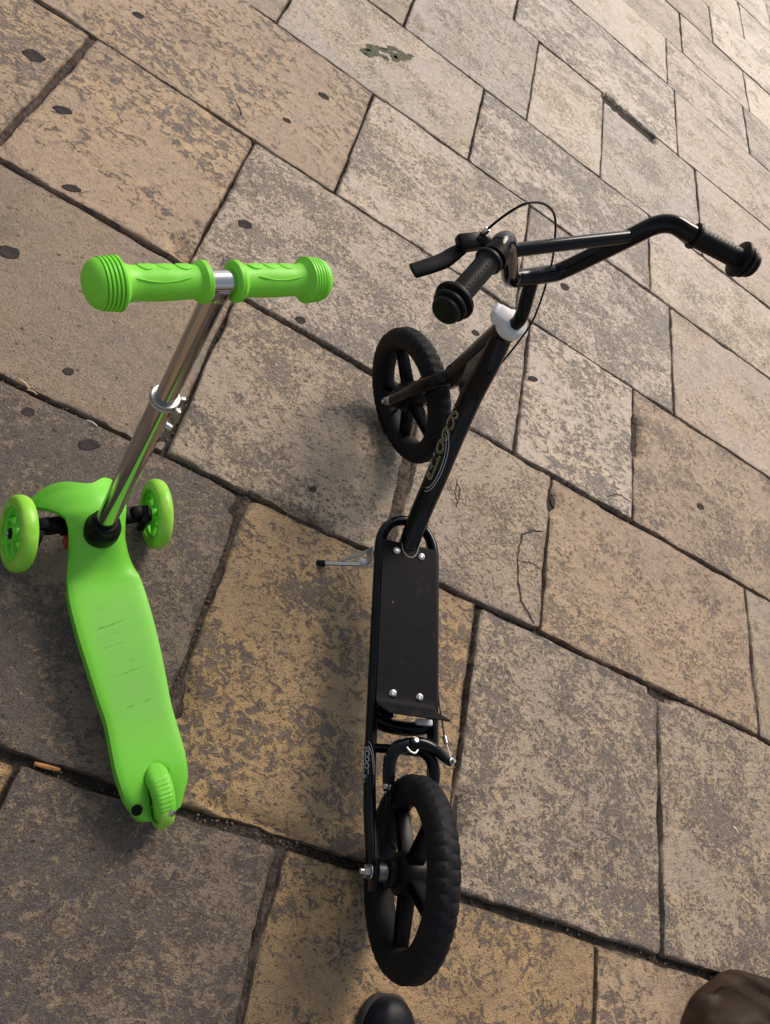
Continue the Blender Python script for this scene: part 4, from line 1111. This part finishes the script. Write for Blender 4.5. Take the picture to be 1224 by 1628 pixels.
# ------------------------------------------------------------------ shoe at the bottom edge
def shoe():
    root = empty('shoe', (0.795, -0.108, 0.0), (0, 0, R_(97.0)))
    root.scale = (1.0, 0.97, 1.0)
    tag(root, 'toe of a plain black shoe behind the rear wheel at the bottom edge', 'shoe')
    L = [(-.15, .026, .085, .060), (-.142, .034, .092, .070), (-.11, .038, .098, .078), (-.06, .038, .096, .078), (-.02, .041, .092, .078), (.02, .0460, .080, .072), (.06, .0500, .064, .060), (.09, .0505, .055, .052), (.115, .0475, .050, .048), (.132, .040, .044, .042), (.141, .028, .037, .036), (.1445, .012, .030, .030)]
    L = [q for q in L if q[0] <= .08]
    for k in range(25):
        u = math.sin(math.pi / 2 * (k + 1) / 25); x = .080 + .0645 * u
        g = math.sqrt(max(0.0, 1 - u ** 2.3))
        L.append((x, .004 + .0465 * g, .030 + .028 * math.sqrt(max(0.0, 1 - u ** 2.6)), 0))
    def interp(xs, ys, x): return float(np.interp(x, xs, ys))
    # upper: superelliptic sections
    xs = [a[0] for a in L]; n = 24; v = []; sec = 56
    for i in range(sec):
        x = -.15 + (.1445 + .15) * (1 - (1 - i / (sec - 1)) ** 2.2)
        w_, h = interp(xs, [a[1] for a in L], x), interp(xs, [a[2] for a in L], x)
        for k in range(n + 1):
            A = math.pi * k / n; cx_, sz = math.cos(A), math.sin(A)
            v.append((x, w_ * math.copysign(abs(cx_) ** .75, cx_), .018 + (h - .018) * sz ** .8))
    f = [(i * (n + 1) + k, i * (n + 1) + k + 1, (i + 1) * (n + 1) + k + 1, (i + 1) * (n + 1) + k) for i in range(sec - 1) for k in range(n)]
    f += [tuple(range(n + 1)), tuple((sec - 1) * (n + 1) + k for k in range(n, -1, -1))]
    up = MB().add(v, f).build('upper', M['shoe'], root, 60)
    # sole
    v = []
    for z, g in ((.001, .0), (.003, .003), (.016, .004), (.019, .0015)):
        for sgn in (1, -1):
            pass
    ring = [(x, interp(xs, [a[1] for a in L], x)) for x in [-.15 + .2945 * (1 - (1 - k / 59) ** 2.4) for k in range(60)]]
    out = [(x, y) for x, y in ring] + [(x, -y) for x, y in reversed(ring)]
    b = MB(); N = len(out); v = []
    for z, g in ((.001, .001), (.004, .004), (.016, .0045), (.020, .002)):
        for x, y in out: v.append((x + (.004 if x > 0 else -.004) * (g / .004) * abs(x) / .15, y + math.copysign(g, y), z))
    f = [(r * N + i, r * N + (i + 1) % N, (r + 1) * N + (i + 1) % N, (r + 1) * N + i) for r in range(3) for i in range(N)] + [tuple(range(N))[::-1], tuple(3 * N + i for i in range(N))]
    b.add(v, f).build('sole', M['sole'], root, 40)
    # apron panel on the vamp with its raised seam
    v = [(.045, 0, .0735)]; seam = []
    for i in range(33):
        A = -math.pi / 2 + math.pi * i / 32
        x = .03 + .075 * max(0, math.cos(A)) ** .8; y = .0285 * math.sin(A)
        w_, h = interp(xs, [a[1] for a in L], x), interp(xs, [a[2] for a in L], x)
        cx_ = min(1, abs(y) / w_) ** (1 / .75); sz = math.sqrt(max(0, 1 - cx_ * cx_)); z = .018 + (h - .018) * sz ** .8
        seam.append(V(x, y, z + .0012))
    MB().tube(seam, 0.0016, 8).build('seam', M['shoe'], up)
    # collar opening
    MB().tube([V(-.080 + .052 * math.cos(A), .029 * math.sin(A), .0985 - .004 * math.cos(A)) for A in np.linspace(0, 2 * math.pi, 33)], 0.0045, 10).build('collar', M['shoe'], up)
    MB().lathe([(0.0, 0.0), (0.026, 0.0015)], (-.085, 0, .1000), (0, 0, 1), 24, cap=False).build('insole', M['shoe_in'], up)
    return root
shoe()

# ------------------------------------------------------------------ brown slumped bag at the lower right corner
def bag():
    root = empty('bag', (1.885, 0.000, 0.0)); tag(root, 'creased brown leather-like bag slumped in the bottom right corner', 'bag')
    v = []; NA, NR = 160, 40
    for r in range(NR + 1):
        u = r / NR
        for i in range(NA):
            A = 2 * math.pi * i / NA
            q = 1 / (abs(math.cos(A)) ** 2.6 + abs(math.sin(A)) ** 2.6) ** (1 / 2.6)
            rx, ry = 0.405 * q, 0.255 * q
            h = 0.16 * (1 - (u) ** 3.2) ** .6
            x, y = math.cos(A) * rx * u, math.sin(A) * ry * u
            fold = 0.010 * math.sin(x * 26 + y * 40 + 12 * noise.noise(Vector((x * 6, y * 6, 2)))) * (0.5 + u) + 0.030 * noise.noise(Vector((x * 8, y * 18, 4))) - 0.018 * abs(noise.noise(Vector((x * 7 + y * 5, y * 15, 8))))
            bul = 1 + 0.05 * noise.noise(Vector((math.cos(A) * 3, math.sin(A) * 3, 1)))
            v.append((x * bul, y * bul, max(0.002, h + fold * min(1, h / 0.05) * (1 if u < .97 else .3))))
    f = [(r * NA + i, r * NA + (i + 1) % NA, (r + 1) * NA + (i + 1) % NA, (r + 1) * NA + i) for r in range(1, NR) for i in range(NA)]
    f += [(0, NA + i, NA + (i + 1) % NA) for i in range(NA)]
    body = MB().add(v, f).build('body', M['bag'], root, 70)
    MB().tube([V(-.16 + 0.02 * i, .02 * math.sin(i * .7), .172 + .004 * math.sin(i)) for i in range(17)], 0.0045, 8, smooth=2).build('zip', M['steel_dull'], body)
    for s_ in (-1, 1):
        MB().tube([V(-.14, .07 * s_, .15), V(-.10, .10 * s_, .185), V(0, .125 * s_, .19), V(.10, .10 * s_, .185), V(.14, .07 * s_, .15)], 0.009, 10, smooth=6, flat=0.6).build('handle', M['bag'], root)
    return root
bag()

# ------------------------------------------------------------------ litter in the joints
def stick(name, a, b_, r, mat, label, cat, flat=0.6, bend=0.002):
    a, b_ = V(*a), V(*b_); mid = a.lerp(b_, .5) + V(0, bend, bend * .5)
    o = MB().tube([a, mid, b_], [r * .8, r, r * .7], 8, smooth=4, flat=flat).build(name, mat)
    return tag(o, label, cat)
stick('cigarette_butt', (0.088, 0.2235, -0.006), (0.128, 0.2255, -0.005), 0.0042, M['amber'], 'orange brown cigarette butt in the wide dark joint at far left', 'cigarette', 1.0, 0.0)
stick('splinter', (-0.228, 0.856, 0.001), (-0.203, 0.846, 0.001), 0.0032, M['straw'], 'thick pale splinter in the joint at the left edge above the green scooter', 'splinter')
stick('splinter', (-0.206, 0.842, 0.001), (-0.187, 0.842, 0.001), 0.0018, M['straw'], 'thin short splinter just right of the thick pale one', 'splinter')
stick('splinter', (-0.088, 0.838, 0.001), (-0.066, 0.836, 0.001), 0.0012, M['paper'], 'thin white splinter in the joint left of the chrome upright', 'splinter')
stick('paper_scrap', (1.711, 0.568, 0.002), (1.730, 0.556, 0.002), 0.0030, M['paper'], 'tiny white paper scrap on the stone at the right edge', 'paper', 0.3)
